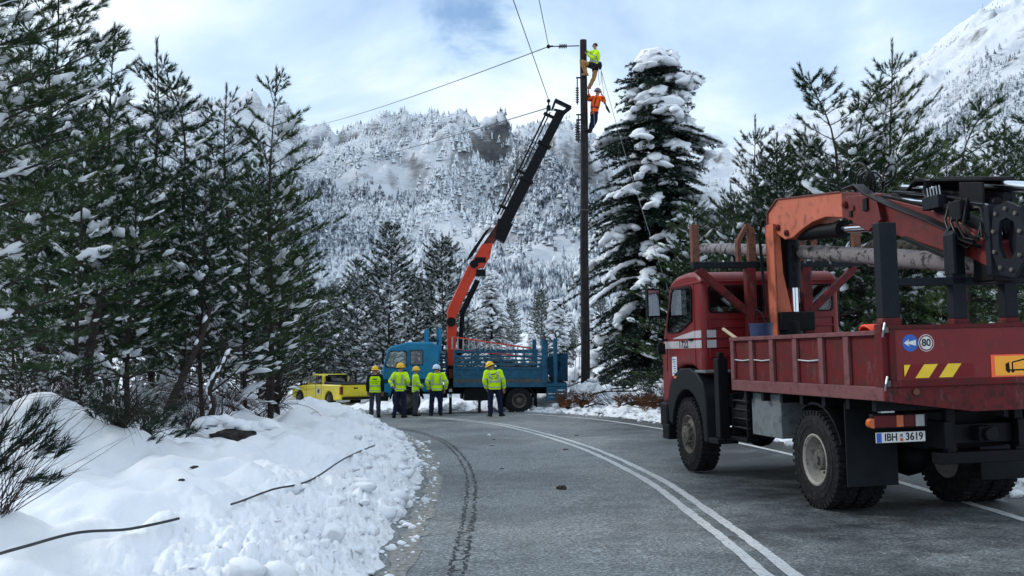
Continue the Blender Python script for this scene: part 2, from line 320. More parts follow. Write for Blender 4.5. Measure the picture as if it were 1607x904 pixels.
def text_mesh(txt, size, mat, parent, mtx, name='lettering', depth=.001, sx=1.0, bold=0.):
    c = bpy.data.curves.new(name, 'FONT'); c.body = txt; c.size = size; c.extrude = depth; c.align_x = 'CENTER'; c.align_y = 'CENTER'; c.offset = bold
    o = bpy.data.objects.new(name, c); me = bpy.data.meshes.new_from_object(o); bpy.data.objects.remove(o)
    me.name = name; me.materials.clear(); me.materials.append(mat)
    ob = link(name, me, parent); ob.matrix_local = mtx @ Matrix.Diagonal((sx, 1, 1, 1)); return ob
def frame(o, x, y):     # 4x4 from origin and the text's x and y directions
    x = Vector(x).normalized(); y = Vector(y).normalized(); z = x.cross(y)
    return Matrix(((x.x,y.x,z.x,o[0]),(x.y,y.y,z.y,o[1]),(x.z,y.z,z.z,o[2]),(0,0,0,1)))
# ---------------------------------------------------------------- ground shape
def _sm(t): t = np.clip(t, 0, 1); return t*t*(3-2*t)
def gflat(X, Y): return .025*np.clip(X,-14,14) + .0023*Y - .16*_sm((Y-10)/26.) - .35*_sm((Y-34)/20.)
def catmull(P, n=10):
    P = [np.array(p, float) for p in P]; out = []
    for i in range(len(P)-1):
        a, b, c, d = P[max(i-1,0)], P[i], P[i+1], P[min(i+2,len(P)-1)]
        for k in range(n):
            t = k/n; out.append(.5*((2*b)+(c-a)*t+(2*a-5*b+4*c-d)*t*t+(3*b-a-3*c+d)*t**3))
    out.append(P[-1]); return np.array(out)
CL = catmull([(2.12,-30),(2.12,-15),(2.12,0),(2.13,8.6),(2.09,12),(1.96,16),(1.31,22.3),(-.02,29.1),(-1.2,32.3),(-3.6,36.6),(-6.9,41),(-11,45.6),(-17,51.5),(-27,60),(-42,71),(-60,82)], 8)
_d = np.gradient(CL, axis=0); _d /= np.linalg.norm(_d, axis=1)[:, None]
CN = np.stack([_d[:,1], -_d[:,0]], 1)                    # to the right of travel
def road_coord(X, Y):
    """signed offset from the centre line (right positive)"""
    X = np.asarray(X, float); Y = np.asarray(Y, float); sh = X.shape; q = np.stack([X.ravel(), Y.ravel()], 1); best = np.full(len(q), 1e9); off = np.zeros(len(q))
    for i in range(len(CL)-1):
        a = CL[i]; b = CL[i+1]; ab = b-a; l2 = ab@ab; t = np.clip(((q-a)@ab)/l2, 0, 1)
        dx = q-(a+t[:,None]*ab); d2 = (dx**2).sum(1); m = d2 < best
        best[m] = d2[m]; sg = np.sign(dx[:,0]*ab[1]-dx[:,1]*ab[0]); off[m] = (sg*np.sqrt(d2))[m]
    return off.reshape(sh)
LEFT_EDGE, RIGHT_EDGE = -3.32, 3.75
MOUNDS = [(-5.75,13.2,.62,1.1),(-7.6,15.5,.3,1.2),(-3.9,15.4,.16,.8),(-5.1,19.5,.28,1.0),(-3.2,12.2,.14,.6),(-2.5,11.0,.14,.45),(-3.6,20.5,.22,.9),(-4.6,26.5,.22,.9),(-4.0,24.0,.18,.7),(-5.7,28.5,.3,1.1),(-5.0,29.5,.16,.8),(-5.9,31.5,.22,.9),(-6.6,33,.24,1.0),(-4.6,28.2,.12,.7),(-5.6,29,.12,.8),(-7.3,34.5,.22,1.2),(-7.6,38,.3,1.4),(-2.7,9.6,.1,.5),(-3.5,10.4,.17,.55),(-3.3,17.6,.16,.6),(-2.6,15.0,.1,.6),
          (2.9,39.2,.55,.9),(4.7,38.6,.45,.7),(5.7,37.8,.4,.7),(3.8,37.6,.3,.5),(6.5,36,.35,.8),(1.2,41,.35,1.2),(-.5,42,.3,1.5),(5.0,36.3,.3,.45),(3.5,41,.5,1.4)]
PX = np.array([0,.12,.35,.7,1.5,3,5,7,10,15,22,30,60,140,400]); PL = np.array([-.02,.07,.24,.38,.52,.66,.92,1.3,1.95,3.1,5.0,7.2,14,24,40])
PR = np.array([-.02,.02,.06,.12,.2,.3,.38,.46,.6,.9,1.3,1.8,3,8,30])
def height(X, Y):
    X = np.asarray(X, float); Y = np.asarray(Y, float); s = road_coord(X, Y); g = gflat(X, Y)
    en = .16*perlin(X*.9, Y*.9, 5)+.09*perlin(X*2.6, Y*2.6, 6)
    dl = (LEFT_EDGE+en)-s; dr = s-(RIGHT_EDGE+.35+en)
    far = sstep(34, 46, Y)
    L = np.interp(dl, PX, PL); L = L*(1-.12*far*sstep(14,3,dl)); R = np.interp(dr, PX, PR)
    d = np.maximum(dl, dr); k = sstep(.2, 1.6, d)
    ab_ = lambda x, y, sd: np.sqrt(perlin(x, y, sd)**2+.006)*2-.5
    bump = (.19*fbm(X*.5, Y*.42, 3, 11)+.21*ab_(X*.95+.3*perlin(X,Y,3), Y*.7, 21)*sstep(.5,2.5,d)+.12*ab_(X*2.0, Y*1.5, 31))*k
    bw_ = lambda f, sd: 1-(1-np.clip(np.sqrt(perlin(X*f, Y*f*.9, sd)**2+.004)*2.2-.1, 0, 1))**2
    lum = (.085*(bw_(2.6, 41)-.4)+.075*(bw_(5.5, 43)-.4)+.05*(bw_(11, 47)-.4)+.02*(bw_(23, 49)-.4))*sstep(-.02,.2,d)*(.07+.93*sstep(2.3,.55,d))*sstep(60,30,Y)
    h = g+np.where(d > 0, np.where(dl > 0, L, R), -.03)+np.where(d > 0, bump+lum, 0)
    for mx_, my_, mh, mr in MOUNDS: h = h+mh*np.exp(-((X-mx_)**2+(Y-my_)**2)/(mr*mr))*sstep(0,.5,d)
    return h
def hz(x, y): return float(height(np.array([x]), np.array([y]))[0])
def gz(x, y): return float(gflat(np.array([x]), np.array([y]))[0])+.004

def polar_sheet(name, azs, rs, hf, mat, zoff=0.):
    A, R = np.meshgrid(azs, rs, indexing='ij'); X = R*np.sin(A); Y = R*np.cos(A); Z = hf(X, Y, A, R)
    v = np.stack([X, Y, Z], -1).reshape(-1, 3); na, nr = A.shape; i = np.arange(na*nr).reshape(na, nr)
    q = np.stack([i[:-1,:-1], i[:-1,1:], i[1:,1:], i[1:,:-1]], -1).reshape(-1, 4)
    me = npmesh(name, v, q, mat, 4); me.polygons.foreach_set('use_smooth', np.ones(len(q), bool)); return link(name, me), v.reshape(na, nr, 3)
az_f = np.radians(np.concatenate([np.arange(-180,-34,3.), np.arange(-34,34,.11), np.arange(34,180.1,3.)]))
rs_n = np.concatenate([np.arange(.6,5.,.35), 5*1.0075**np.arange(0, int(math.log(40/5)/math.log(1.0075))), 40*1.016**np.arange(0, int(math.log(175/40)/math.log(1.016))+1)])
M['groundsnow'] = snow_mat('ground_snow', 1.2, grit=True)
ground, _ = polar_sheet('snow_ground', az_f, rs_n, lambda X, Y, A, R: height(X, Y), M['groundsnow'])
_gv = _.reshape(-1,3); _s = road_coord(_gv[:,0], _gv[:,1]); _d = np.maximum(LEFT_EDGE-_s, _s-RIGHT_EDGE); _dirt = np.clip(1-_d/1.1, 0, 1)*np.where(_s > 0, 1.0, .55)
at_ = ground.data.attributes.new('grit', 'FLOAT', 'POINT'); at_.data.foreach_set('value', _dirt.astype(np.float32))
tag(ground, 'deep fresh snow banked beside the road and under the pines', kind='structure')

# ---------------------------------------------------------------- road
def offset_pts(o, i0=0, i1=None): return CL[i0:i1]+CN[i0:i1]*o
def strip(name, o0, o1, z, mat, i0=0, i1=None, ncross=1, wob=0., wfreq=1., fine=1, seed=0, parent=None):
    idx = np.linspace(i0, (len(CL)-1 if i1 is None else i1), fine*((len(CL)-1 if i1 is None else i1)-i0)+1)
    C = np.stack([np.interp(idx, np.arange(len(CL)), CL[:,k]) for k in (0,1)], 1); Nn = np.stack([np.interp(idx, np.arange(len(CL)), CN[:,k]) for k in (0,1)], 1)
    ts = np.linspace(o0, o1, ncross+1); w0 = wob*perlin(idx*wfreq, idx*0+.5, 70+seed); w1 = wob*perlin(idx*wfreq, idx*0+.5, 71+seed)
    P = np.stack([C+Nn*(t+(w0 if t == o0 else w1 if t == o1 else 0*w0))[:,None] for t in ts], 1)
    Z = gflat(P[...,0], P[...,1])+z; v = np.concatenate([P, Z[...,None]], -1).reshape(-1, 3); n, k = len(idx), ncross+1; i = np.arange(n*k).reshape(n, k)
    q = np.stack([i[:-1,:-1], i[:-1,1:], i[1:,1:], i[1:,:-1]], -1).reshape(-1, 4)
    return link(name, npmesh(name, v, q, mat, 4), parent)
def asphalt():
    m = bpy.data.materials.new('wet_asphalt'); m.use_nodes = True; t = m.node_tree; p = t.nodes['Principled BSDF']; tcn = N(t, 'ShaderNodeTexCoord'); co = tcn.outputs['Object']
    big = N(t, 'ShaderNodeTexNoise', i_Scale=.35, i_Detail=5., i_Roughness=.6); mid = N(t, 'ShaderNodeTexNoise', i_Scale=3.2, i_Detail=6., i_Roughness=.65); gr = N(t, 'ShaderNodeTexVoronoi', i_Scale=70.); gr2 = N(t, 'ShaderNodeTexNoise', i_Scale=30., i_Detail=5., i_Roughness=.85)
    for n in (big, mid, gr, gr2): t.links.new(co, n.inputs['Vector'])
    sx = N(t, 'ShaderNodeSeparateXYZ'); t.links.new(co, sx.inputs[0])
    xr = N(t, 'ShaderNodeMapRange'); xr.inputs[1].default_value = 1.9; xr.inputs[2].default_value = 3.2; xr.inputs[3].default_value = .08; xr.inputs[4].default_value = -.17; t.links.new(sx.outputs[0], xr.inputs[0])   # the lane the traffic keeps wet
    a1 = N(t, 'ShaderNodeMath', operation='MULTIPLY_ADD', i_1=.5); t.links.new(mid.outputs[0], a1.inputs[0]); t.links.new(big.outputs[0], a1.inputs[2])
    a2 = N(t, 'ShaderNodeMath', operation='ADD'); t.links.new(a1.outputs[0], a2.inputs[0]); t.links.new(xr.outputs[0], a2.inputs[1])
    r = ramp(t, [(.48, (.026, .031, .033)), (.66, (.088, .098, .103)), (.88, (.20, .212, .215))], a2.outputs[0])
    sp = ramp(t, [(.38, .35), (.50, .85), (.63, 2.3)], gr2.outputs[0])
    x = N(t, 'ShaderNodeMix', data_type='RGBA', blend_type='MULTIPLY'); x.inputs[0].default_value = 1; t.links.new(r.outputs[0], x.inputs[6]); t.links.new(sp.outputs[0], x.inputs[7])
    t.links.new(x.outputs[2], p.inputs['Base Color'])
    rr = ramp(t, [(.5, .42), (.8, .72)], a2.outputs[0]); t.links.new(rr.outputs[0], p.inputs['Roughness'])
    bp = N(t, 'ShaderNodeBump', i_Strength=.55, i_Distance=.012); t.links.new(gr.outputs[0], bp.inputs['Height']); t.links.new(bp.outputs[0], p.inputs['Normal']); return m
M['asphalt'] = asphalt()
def worn(name, col, under, lo, hi, sc):
    m = pm(name, col, .7, var=.12, scale=9, col2=under, c2lo=lo, c2hi=hi, c2scale=sc, bump=.2, bscale=60); return m
M['line'] = worn('worn_white_line', (.52, .53, .53), (.08, .082, .084), .53, .68, 22)
M['edgeline'] = worn('worn_edge_line', (.27, .26, .235), (.07, .07, .07), .46, .64, 14)
M['tar'] = worn('tar_seam', (.012, .012, .013), (.05, .052, .054), .55, .62, 26)
road = strip('road', -3.7, 4.15, .004, M['asphalt'], ncross=10, wob=.12, wfreq=.9, fine=2); tag(road, 'wet grey asphalt road curving left past the crews', kind='structure')
for o0, o1 in ((-.13, -.02), (.10, .21)):
    tag(strip('centre_line', o0, o1, .009, M['line'], fine=4, wob=.02, wfreq=2.3, parent=road), kind='structure')
tag(strip('edge_line', 3.12, 3.24, .009, M['line'], fine=4, wob=.015, wfreq=2.1, parent=road), kind='structure')
tag(strip('edge_line', -3.25, -3.02, .009, M['edgeline'], fine=4, wob=.1, wfreq=1.6, parent=road), kind='structure')
# tar seam: two ragged crack lines with short cross cracks
rs = random.Random(4); mb = MB(); seam = catmull([(-.46,4),(-.47,9),(-.52,13.3),(-.70,17.2),(-1.14,21.4),(-1.7,24.9),(-2.62,28.3),(-3.6,30.6)], 60)
sn = np.gradient(seam, axis=0); sn /= np.linalg.norm(sn, axis=1)[:,None]
for side, wd in ((.055,.016),(-.055,.012)):
    for i in range(len(seam)-1):
        if rs.random() < .16: continue
        a, b = seam[i], seam[i+1]; n_ = np.array([sn[i][1], -sn[i][0]]); j = side+rs.uniform(-.02,.02); w = wd*rs.uniform(.4,1.5)
        ps = [a+n_*(j-w), b+n_*(j-w*rs.uniform(.3,1.3)), b+n_*(j+w*rs.uniform(.3,1.3)), a+n_*(j+w)]; mb.poly([(p[0],p[1],gz(*p)+.005) for p in ps])
for i in range(0, len(seam)-1, 2):
    if rs.random() < .75:
        a = seam[i]; n_ = np.array([sn[i][1], -sn[i][0]]); t_ = sn[i]; l0 = rs.uniform(-.16,.02); l1 = l0+rs.uniform(.04,.12); w = rs.uniform(.006,.02)
        ps = [a+n_*l0-t_*w, a+n_*l1-t_*w*.4, a+n_*l1+t_*w*.6, a+n_*l0+t_*w]; mb.poly([(p[0],p[1],gz(*p)+.0055) for p in ps])
tag(mb.build('tar_seam', M['tar'], road, fixn=False), kind='structure')

# ---------------------------------------------------------------- snow lumps spilled at the road edge
rs = random.Random(9); vs_, fs_ = ico(2); vs_ = np.array(vs_); fs_ = np.array(fs_)
LUMPS = [np.array([np.array(v)*(1+.55*mnoise.noise(Vector(v)*1.1+Vector((k*7.3,k,0)))+.28*mnoise.noise(Vector(v)*2.7+Vector((0,k*5.1,k)))) for v in vs_]) for k in range(14)]
def scatter(name, pts, mat, flat=.8, seed=1):
    r = np.random.RandomState(seed); V = []; F = []
    for k, (x, y, z, sz) in enumerate(pts):
        sc = sz*r.uniform(.7,1.3,3)*np.array([1,1,flat*r.uniform(.5,1.15)]); a = r.uniform(0,6.3); c, s_ = math.cos(a), math.sin(a)
        p = LUMPS[k%14]*sc; p = np.stack([p[:,0]*c-p[:,1]*s_, p[:,0]*s_+p[:,1]*c, p[:,2]], 1)+np.array([x,y,z+sz*.35]); V.append(p); F.append(fs_+k*len(vs_))
    me = npmesh(name, np.concatenate(V), np.concatenate(F), mat); me.polygons.foreach_set('use_smooth', np.ones(len(me.polygons), bool)); return link(name, me)
def along(n, s0, s1, ylo, yhi, smin, smax, seed):
    r = np.random.RandomState(seed); idx = np.interp(r.uniform(ylo, yhi, n), CL[:90,1], np.arange(90)); s = s0+(s1-s0)*r.beta(1.3,2.2,n)
    C = np.stack([np.interp(idx, np.arange(len(CL)), CL[:,k]) for k in (0,1)], 1); Nn = np.stack([np.interp(idx, np.arange(len(CL)), CN[:,k]) for k in (0,1)], 1); P = C+Nn*s[:,None]
    sz = smin*(smax/smin)**(r.rand(n)**2.2); H_ = np.maximum(height(P[:,0],P[:,1]), gflat(P[:,0],P[:,1])+.004); return [(P[i,0],P[i,1],H_[i],sz[i]) for i in range(n)]
pts = [(x,y,z-.4*s,s) for x,y,z,s in along(620,-3.34,-4.5,6.5,34,.022,.14,2)]+along(330,-3.02,-3.5,6.5,32,.010,.065,3)
tag(scatter('snow_lumps', pts, M['snowload'], .75, 5), 'loose lumps of ploughed snow spilled along the left road edge', kind='stuff')
pts = along(700,3.75,6.2,9,39,.02,.13,12)
tag(scatter('snow_rubble', pts, M['dirtysnow'], .7, 6), 'dirty snow rubble along the right road edge', kind='stuff')
def heap(n, c, rad, smin, smax, seed):
    r = np.random.RandomState(seed); out = []
    for _ in range(n):
        a = r.uniform(0,6.3); q = math.sqrt(r.rand()); x = c[0]+rad[0]*q*math.cos(a); y = c[1]+rad[1]*q*math.sin(a); out.append((x, y, hz(x,y), smin*(smax/smin)**(r.rand()**1.6)))
    return out
pts = heap(130,(3.9,38.2),(2.6,1.4),.04,.26,21)+heap(60,(5.9,37.0),(1.3,1.0),.04,.2,22)+heap(90,(-.2,42.2),(4.5,1.2),.05,.3,23)+heap(40,(-4.2,42),(2,1),.05,.25,24)
tag(scatter('snow_heap', pts, M['dirtysnow'], .8, 7), 'ploughed grubby snow heaped around the pole foot and behind the blue truck', kind='stuff')

# ---------------------------------------------------------------- mountains
def az_of(px): return math.atan((px-803.5)/FPX)
RX = [-900,-300,100,350,400,440,480,520,560,620,660,705,740,790,850,900,950,1050,1130,1200,1290,1360,1410,1450,1500,1540,1570,1640,1800,2100]
RY = [330,260,170,146,150,165,197,203,190,181,180,168,184,193,190,192,212,240,236,205,165,140,110,85,45,12,-8,-40,-60,60]
raz = np.array([az_of(x) for x in RX]); rel = np.array([(562-y)/FPX/math.sqrt(1+((x-803.5)/FPX)**2) for x, y in zip(RX, RY)])
raz = np.concatenate([[-math.pi, -1.2], raz, [1.2, math.pi]]); rel = np.concatenate([[.1,.12], rel, [.18,.1]])
rdx = np.concatenate([[-math.pi], [az_of(x) for x in (300,560,900,1000,1200,1500)], [math.pi]]); rdy = np.array([1300,1350,1250,1400,1750,2100,2100,2000.])
_sky = None
def mtn(X, Y, A, R):
    h = mtn_raw(X, Y, A, R)
    if _sky is not None: h = CAM_H+(h-CAM_H)*np.interp(A, _sky[0], _sky[1])
    return h
def mtn_raw(X, Y, A, R):
    e = np.interp(A, raz, rel); Rr = np.interp(A, rdx, rdy); r0 = 120.; t = (R-r0)/(Rr-r0)
    wx = X+60*fbm(X/320, Y/320, 2, 91); wy = Y+60*fbm(X/320, Y/320, 2, 95)
    rg = ridged(wx/430, wy/430, 7, 51)-.95; rg2 = ridged(wx/150+4, wy/150, 5, 57)-.95; fb = fbm(X/90, Y/90, 5, 61); st = fbm(X/22, Y/22, 3, 77)
    prof = np.where(t < 1, np.clip(t,0,1)**1.22, 1-(t-1)*1.6); amp = np.clip(t,0,1)**.8
    rock = sstep(.0,.45,fbm(X/260+3, Y/260, 3, 83)+.55*amp-.25)
    sm_r = 1-.55*sstep(az_of(1000), az_of(1180), A)*(1-.5*sstep(.75,.9,t))
    h = e*Rr*prof+CAM_H*1.0-8*(1-np.clip(t,0,1))+sm_r*(115*rg*amp*sstep(1.25,.9,t)*(1-.80*sstep(.62,.97,t))+22*rg2*amp*(1-.75*sstep(.65,.98,t))+13*fb*amp+(5+9*rock)*st*amp)*np.where(t<.1,t/.1,1)
    return np.where(R < 165, np.minimum(h, height(X,Y)*0-.9), h)
_A, _R = np.meshgrid(np.radians(np.arange(-40, 40, .2)), np.linspace(400, 2600, 160), indexing='ij')
_H = mtn_raw(_R*np.sin(_A), _R*np.cos(_A), _A, _R); _mx = ((_H-CAM_H)/_R).max(1); _q = np.interp(_A[:,0], raz, rel)/_mx; _q = np.convolve(np.pad(_q, 7, 'edge'), np.hanning(17)[1:-1]/np.hanning(17).sum(), 'valid'); _sky = (_A[:,0], np.clip(_q, .4, 1.6))
def mtn_mat():
    m = bpy.data.materials.new('snowy_mountain'); m.use_nodes = True; t = m.node_tree; p = t.nodes['Principled BSDF']; ge = N(t, 'ShaderNodeNewGeometry'); tcn = N(t, 'ShaderNodeTexCoord')
    sx = N(t, 'ShaderNodeSeparateXYZ'); t.links.new(ge.outputs['Normal'], sx.inputs[0])
    a = N(t, 'ShaderNodeTexNoise', i_Scale=.018, i_Detail=10., i_Roughness=.68); b = N(t, 'ShaderNodeTexNoise', i_Scale=.10, i_Detail=12., i_Roughness=.8); c = N(t, 'ShaderNodeTexNoise', i_Scale=.05, i_Detail=8., i_Roughness=.7)
    for n in (a, b, c): t.links.new(tcn.outputs['Object'], n.inputs['Vector'])
    mpg = N(t, 'ShaderNodeMapping'); mpg.inputs['Scale'].default_value = (1, 1, 3.2); t.links.new(tcn.outputs['Object'], mpg.inputs[0]); t.links.new(mpg.outputs[0], b.inputs['Vector'])
    big = N(t, 'ShaderNodeTexNoise', i_Scale=.0065, i_Detail=4., i_Roughness=.55); t.links.new(tcn.outputs['Object'], big.inputs['Vector'])
    s1 = N(t, 'ShaderNodeMath', operation='MULTIPLY_ADD', i_1=.65); t.links.new(a.outputs[0], s1.inputs[0]); t.links.new(sx.outputs[2], s1.inputs[2])
    s2 = N(t, 'ShaderNodeMath', operation='MULTIPLY_ADD', i_1=.75); t.links.new(b.outputs[0], s2.inputs[0]); s3 = N(t, 'ShaderNodeMath', operation='MULTIPLY_ADD', i_1=.55, i_2=-.25); t.links.new(big.outputs[0], s3.inputs[0]); s4 = N(t, 'ShaderNodeMath', operation='ADD'); t.links.new(s3.outputs[0], s4.inputs[0]); t.links.new(s1.outputs[0], s4.inputs[1]); t.links.new(s4.outputs[0], s2.inputs[2])
    r = ramp(t, [(1.10/2, 0), (1.24/2, .35), (1.42/2, 1)]); hv = N(t, 'ShaderNodeMath', operation='MULTIPLY', i_1=.5); t.links.new(s2.outputs[0], hv.inputs[0]); t.links.new(hv.outputs[0], r.inputs[0])
    rk = ramp(t, [(.35, (.07, .075, .085)), (.55, (.15, .147, .15)), (.7, (.23, .21, .195))], c.outputs[0])
    x = N(t, 'ShaderNodeMix', data_type='RGBA'); t.links.new(r.outputs[0], x.inputs[0]); t.links.new(rk.outputs[0], x.inputs[6]); x.inputs[7].default_value = (.80, .83, .88, 1)
    t.links.new(x.outputs[2], p.inputs['Base Color']); p.inputs['Roughness'].default_value = .9; p.inputs['Specular IOR Level'].default_value = .1
    bp = N(t, 'ShaderNodeBump', i_Strength=.7, i_Distance=6.); t.links.new(b.outputs[0], bp.inputs['Height']); t.links.new(bp.outputs[0], p.inputs['Normal']); return m
M['mtn'] = mtn_mat()
az_m = np.radians(np.concatenate([np.arange(-180,-34,2.), np.arange(-34,34,.085), np.arange(34,180.1,2.)]))
rs_m = np.concatenate([np.array([110,130,150,165.]), 175*1.0078**np.arange(0, int(math.log(2700/175)/math.log(1.0078)))])
mountain, MV = polar_sheet('mountain', az_m, rs_m, mtn, M['mtn']); tag(mountain, 'steep snowy rocky mountain filling the background', kind='structure')
# snowy trees covering the slopes: one far-off wood
def mtn_forest():
    r = np.random.RandomState(8); n = 260000; a = r.uniform(math.radians(-26), math.radians(27.5), n); R = np.exp(r.uniform(math.log(175), math.log(2000), n))
    X = R*np.sin(a); Y = R*np.cos(a); Rr = np.interp(a, rdx, rdy); t = (R-120)/(Rr-120)
    dens = .34+1.25*fbm(X/150, Y/150, 3, 131)+.8*fbm(X/45, Y/45, 2, 137)+.25*(.7-t)+.22*sstep(.75,.95,t)
    dens = np.where(a > az_of(1060), dens-.22-.55*sstep(.35,.6,t)*(1-sstep(.78,.9,t)), dens)
    k = (r.rand(n) < np.clip(dens, .02, 1)) & (t < 1.0); a, R, X, Y, t = a[k], R[k], X[k], Y[k], t[k]
    Z = mtn(X, Y, a, R)-.6; n = len(X); hgt = r.uniform(3.0,7.6,n)*np.where(t > .6, .72, 1); w = hgt*r.uniform(.16,.34,n); V = []; F = []
    ph = r.uniform(0,6.3,n); lean = r.randn(n,2)*.05
    # ragged tiers, five spikes each
    base = 0
    for z0, z1, ws in ((.12,.55,1.),(.38,.78,.72),(.62,1.,.45)):
        ring = []
        for j in range(5):
            an = ph+j*1.2566+z0; rr = w*ws*r.uniform(.55,1.25,n); ring.append(np.stack([X+rr*np.cos(an)+lean[:,0]*hgt*z0, Y+rr*np.sin(an)+lean[:,1]*hgt*z0, Z+hgt*(z0-r.uniform(0,.08,n))], 1))
        top = np.stack([X+lean[:,0]*hgt*z1, Y+lean[:,1]*hgt*z1, Z+hgt*z1], 1); P = np.stack(ring+[top], 1); V.append(P.reshape(-1,3))
        o = base+np.arange(n)*6
        for j in range(5): F.append(np.stack([o+j, o+(j+1)%5, o+5], 1))
        base += n*6
    return npmesh('mountain_forest', np.concatenate(V), np.concatenate(F), M['farwood'])
def farwood():
    m = bpy.data.materials.new('frosted_far_trees'); m.use_nodes = True; t = m.node_tree; p = t.nodes['Principled BSDF']; tcn = N(t, 'ShaderNodeTexCoord')
    a = N(t, 'ShaderNodeTexNoise', i_Scale=.35, i_Detail=4., i_Roughness=.8); b = N(t, 'ShaderNodeTexNoise', i_Scale=.01, i_Detail=4.)
    for n in (a, b): t.links.new(tcn.outputs['Object'], n.inputs['Vector'])
    s = N(t, 'ShaderNodeMath', operation='MULTIPLY_ADD', i_1=.6, i_2=-.3); t.links.new(b.outputs[0], s.inputs[0]); s2 = N(t, 'ShaderNodeMath', operation='ADD'); t.links.new(s.outputs[0], s2.inputs[0]); t.links.new(a.outputs[0], s2.inputs[1])
    r = ramp(t, [(.32, (.045, .056, .07)), (.42, (.24, .27, .32)), (.52, (.74, .78, .82))], s2.outputs[0]); t.links.new(r.outputs[0], p.inputs['Base Color']); p.inputs['Roughness'].default_value = .9; p.inputs['Specular IOR Level'].default_value = .1; return m
M['farwood'] = farwood()
mf = link('mountain_forest', mtn_forest()); tag(mf, 'snow-frosted wood covering the mountain slopes', kind='stuff')
# ---------------------------------------------------------------- trees
class Shoots:
    def __init__(s): s.a = []; s.b = []; s.L = []; s.n = []; s.w = []; s.sp = []
    def add(s, p0, p1, L, n, w, spread=.62): s.a.append(p0); s.b.append(p1); s.L.append(L); s.n.append(n); s.w.append(w); s.sp.append(spread)
    def mesh(s, name, mat, seed):
        r = np.random.RandomState(seed); n = np.array(s.n); k = np.repeat(np.arange(len(n)), n); A = np.array(s.a, float)[k]; B = np.array(s.b, float)[k]; D = B-A; ln = np.linalg.norm(D, axis=1, keepdims=True); D = D/np.maximum(ln, 1e-6)
        t = r.rand(len(k), 1)**.8; P = A+D*ln*t; ref = np.where(np.abs(D[:,2:3]) < .9, np.array([[0,0,1.]]), np.array([[1.,0,0]])); U = np.cross(D, ref); U /= np.linalg.norm(U, axis=1, keepdims=True); V = np.cross(D, U)
        ph = r.uniform(0, 6.2832, (len(k),1)); side = U*np.cos(ph)+V*np.sin(ph); sp = np.array(s.sp)[k][:,None]*r.uniform(.6,1.3,(len(k),1)); dr = D*np.cos(sp)+side*np.sin(sp)
        L = np.array(s.L)[k][:,None]*r.uniform(.65,1.15,(len(k),1)); w = np.array(s.w)[k][:,None]; tan = np.cross(dr, r.randn(len(k),3)); tan /= np.linalg.norm(tan, axis=1, keepdims=True)
        verts = np.stack([P-tan*w*.5, P+tan*w*.5, P+dr*L], 1).reshape(-1,3); return npmesh(name, verts, np.arange(len(verts)).reshape(-1,3), mat)
def bez(p0, p1, p2, n): return [p0*(1-t)**2+p1*2*t*(1-t)+p2*t*t for t in [i/n for i in range(n+1)]]
def snow_pad(mb, rs, p, d, L, wd, th, sub=2, amp=.26):
    """a lump of snow lying along direction d"""
    vs, fs = ico(sub); d = Vector(d).normalized(); sd = d.cross(Vector((0,0,1)))
    if sd.length < .1: sd = Vector((1,0,0))
    sd.normalize(); up = sd.cross(d); se = rs.uniform(0,99); out = []
    for v in vs:
        q = 1+amp*2.2*mnoise.noise(Vector(v)*1.5+Vector((se,se*.3,se*.7)))+amp*1.3*mnoise.noise(Vector(v)*4+Vector((se*.4,se,se*.2)))
        z = v[2]*(1 if v[2] > 0 else .35); o = Vector(p)+d*v[0]*L*q+sd*v[1]*wd*q+up*z*th*q-Vector((0,0,1))*(v[0]*v[0]+v[1]*v[1])*th*.35; out.append(o)
    mb.add(out, fs)
def drape(mb, rs, pts, r, el=.6, n=7):
    """a ragged roll of snow lying along a bough"""
    pp = []
    for i in range(len(pts)-1):
        for k in range(2): pp.append(pts[i].lerp(pts[i+1], k/2))
    pp.append(pts[-1]); m = len(pp); se = rs.uniform(0,99); rad = []; out = []
    for i, q in enumerate(pp):
        t = i/(m-1); w = (max(.04, math.sin(math.pi*min(1,max(0,.08+t*.86))))**.6)*(1+.75*mnoise.noise(Vector((se, i*.9, 0)))+.35*mnoise.noise(Vector((se, i*2.3, 4)))); rad.append(max(.008, r*w)); out.append(q+Vector((rs.uniform(-.2,.2)*r, rs.uniform(-.2,.2)*r, r*el*.55)))
    o = len(mb.v); mb.tube(out, rad, n, el=el)
    for j in range(o, len(mb.v)): v = Vector(mb.v[j]); q = mnoise.noise(v*7)*r*.55; mb.v[j] = (v.x+q, v.y+mnoise.noise(v*7+Vector((9,0,0)))*r*.55, v.z+q*.6)
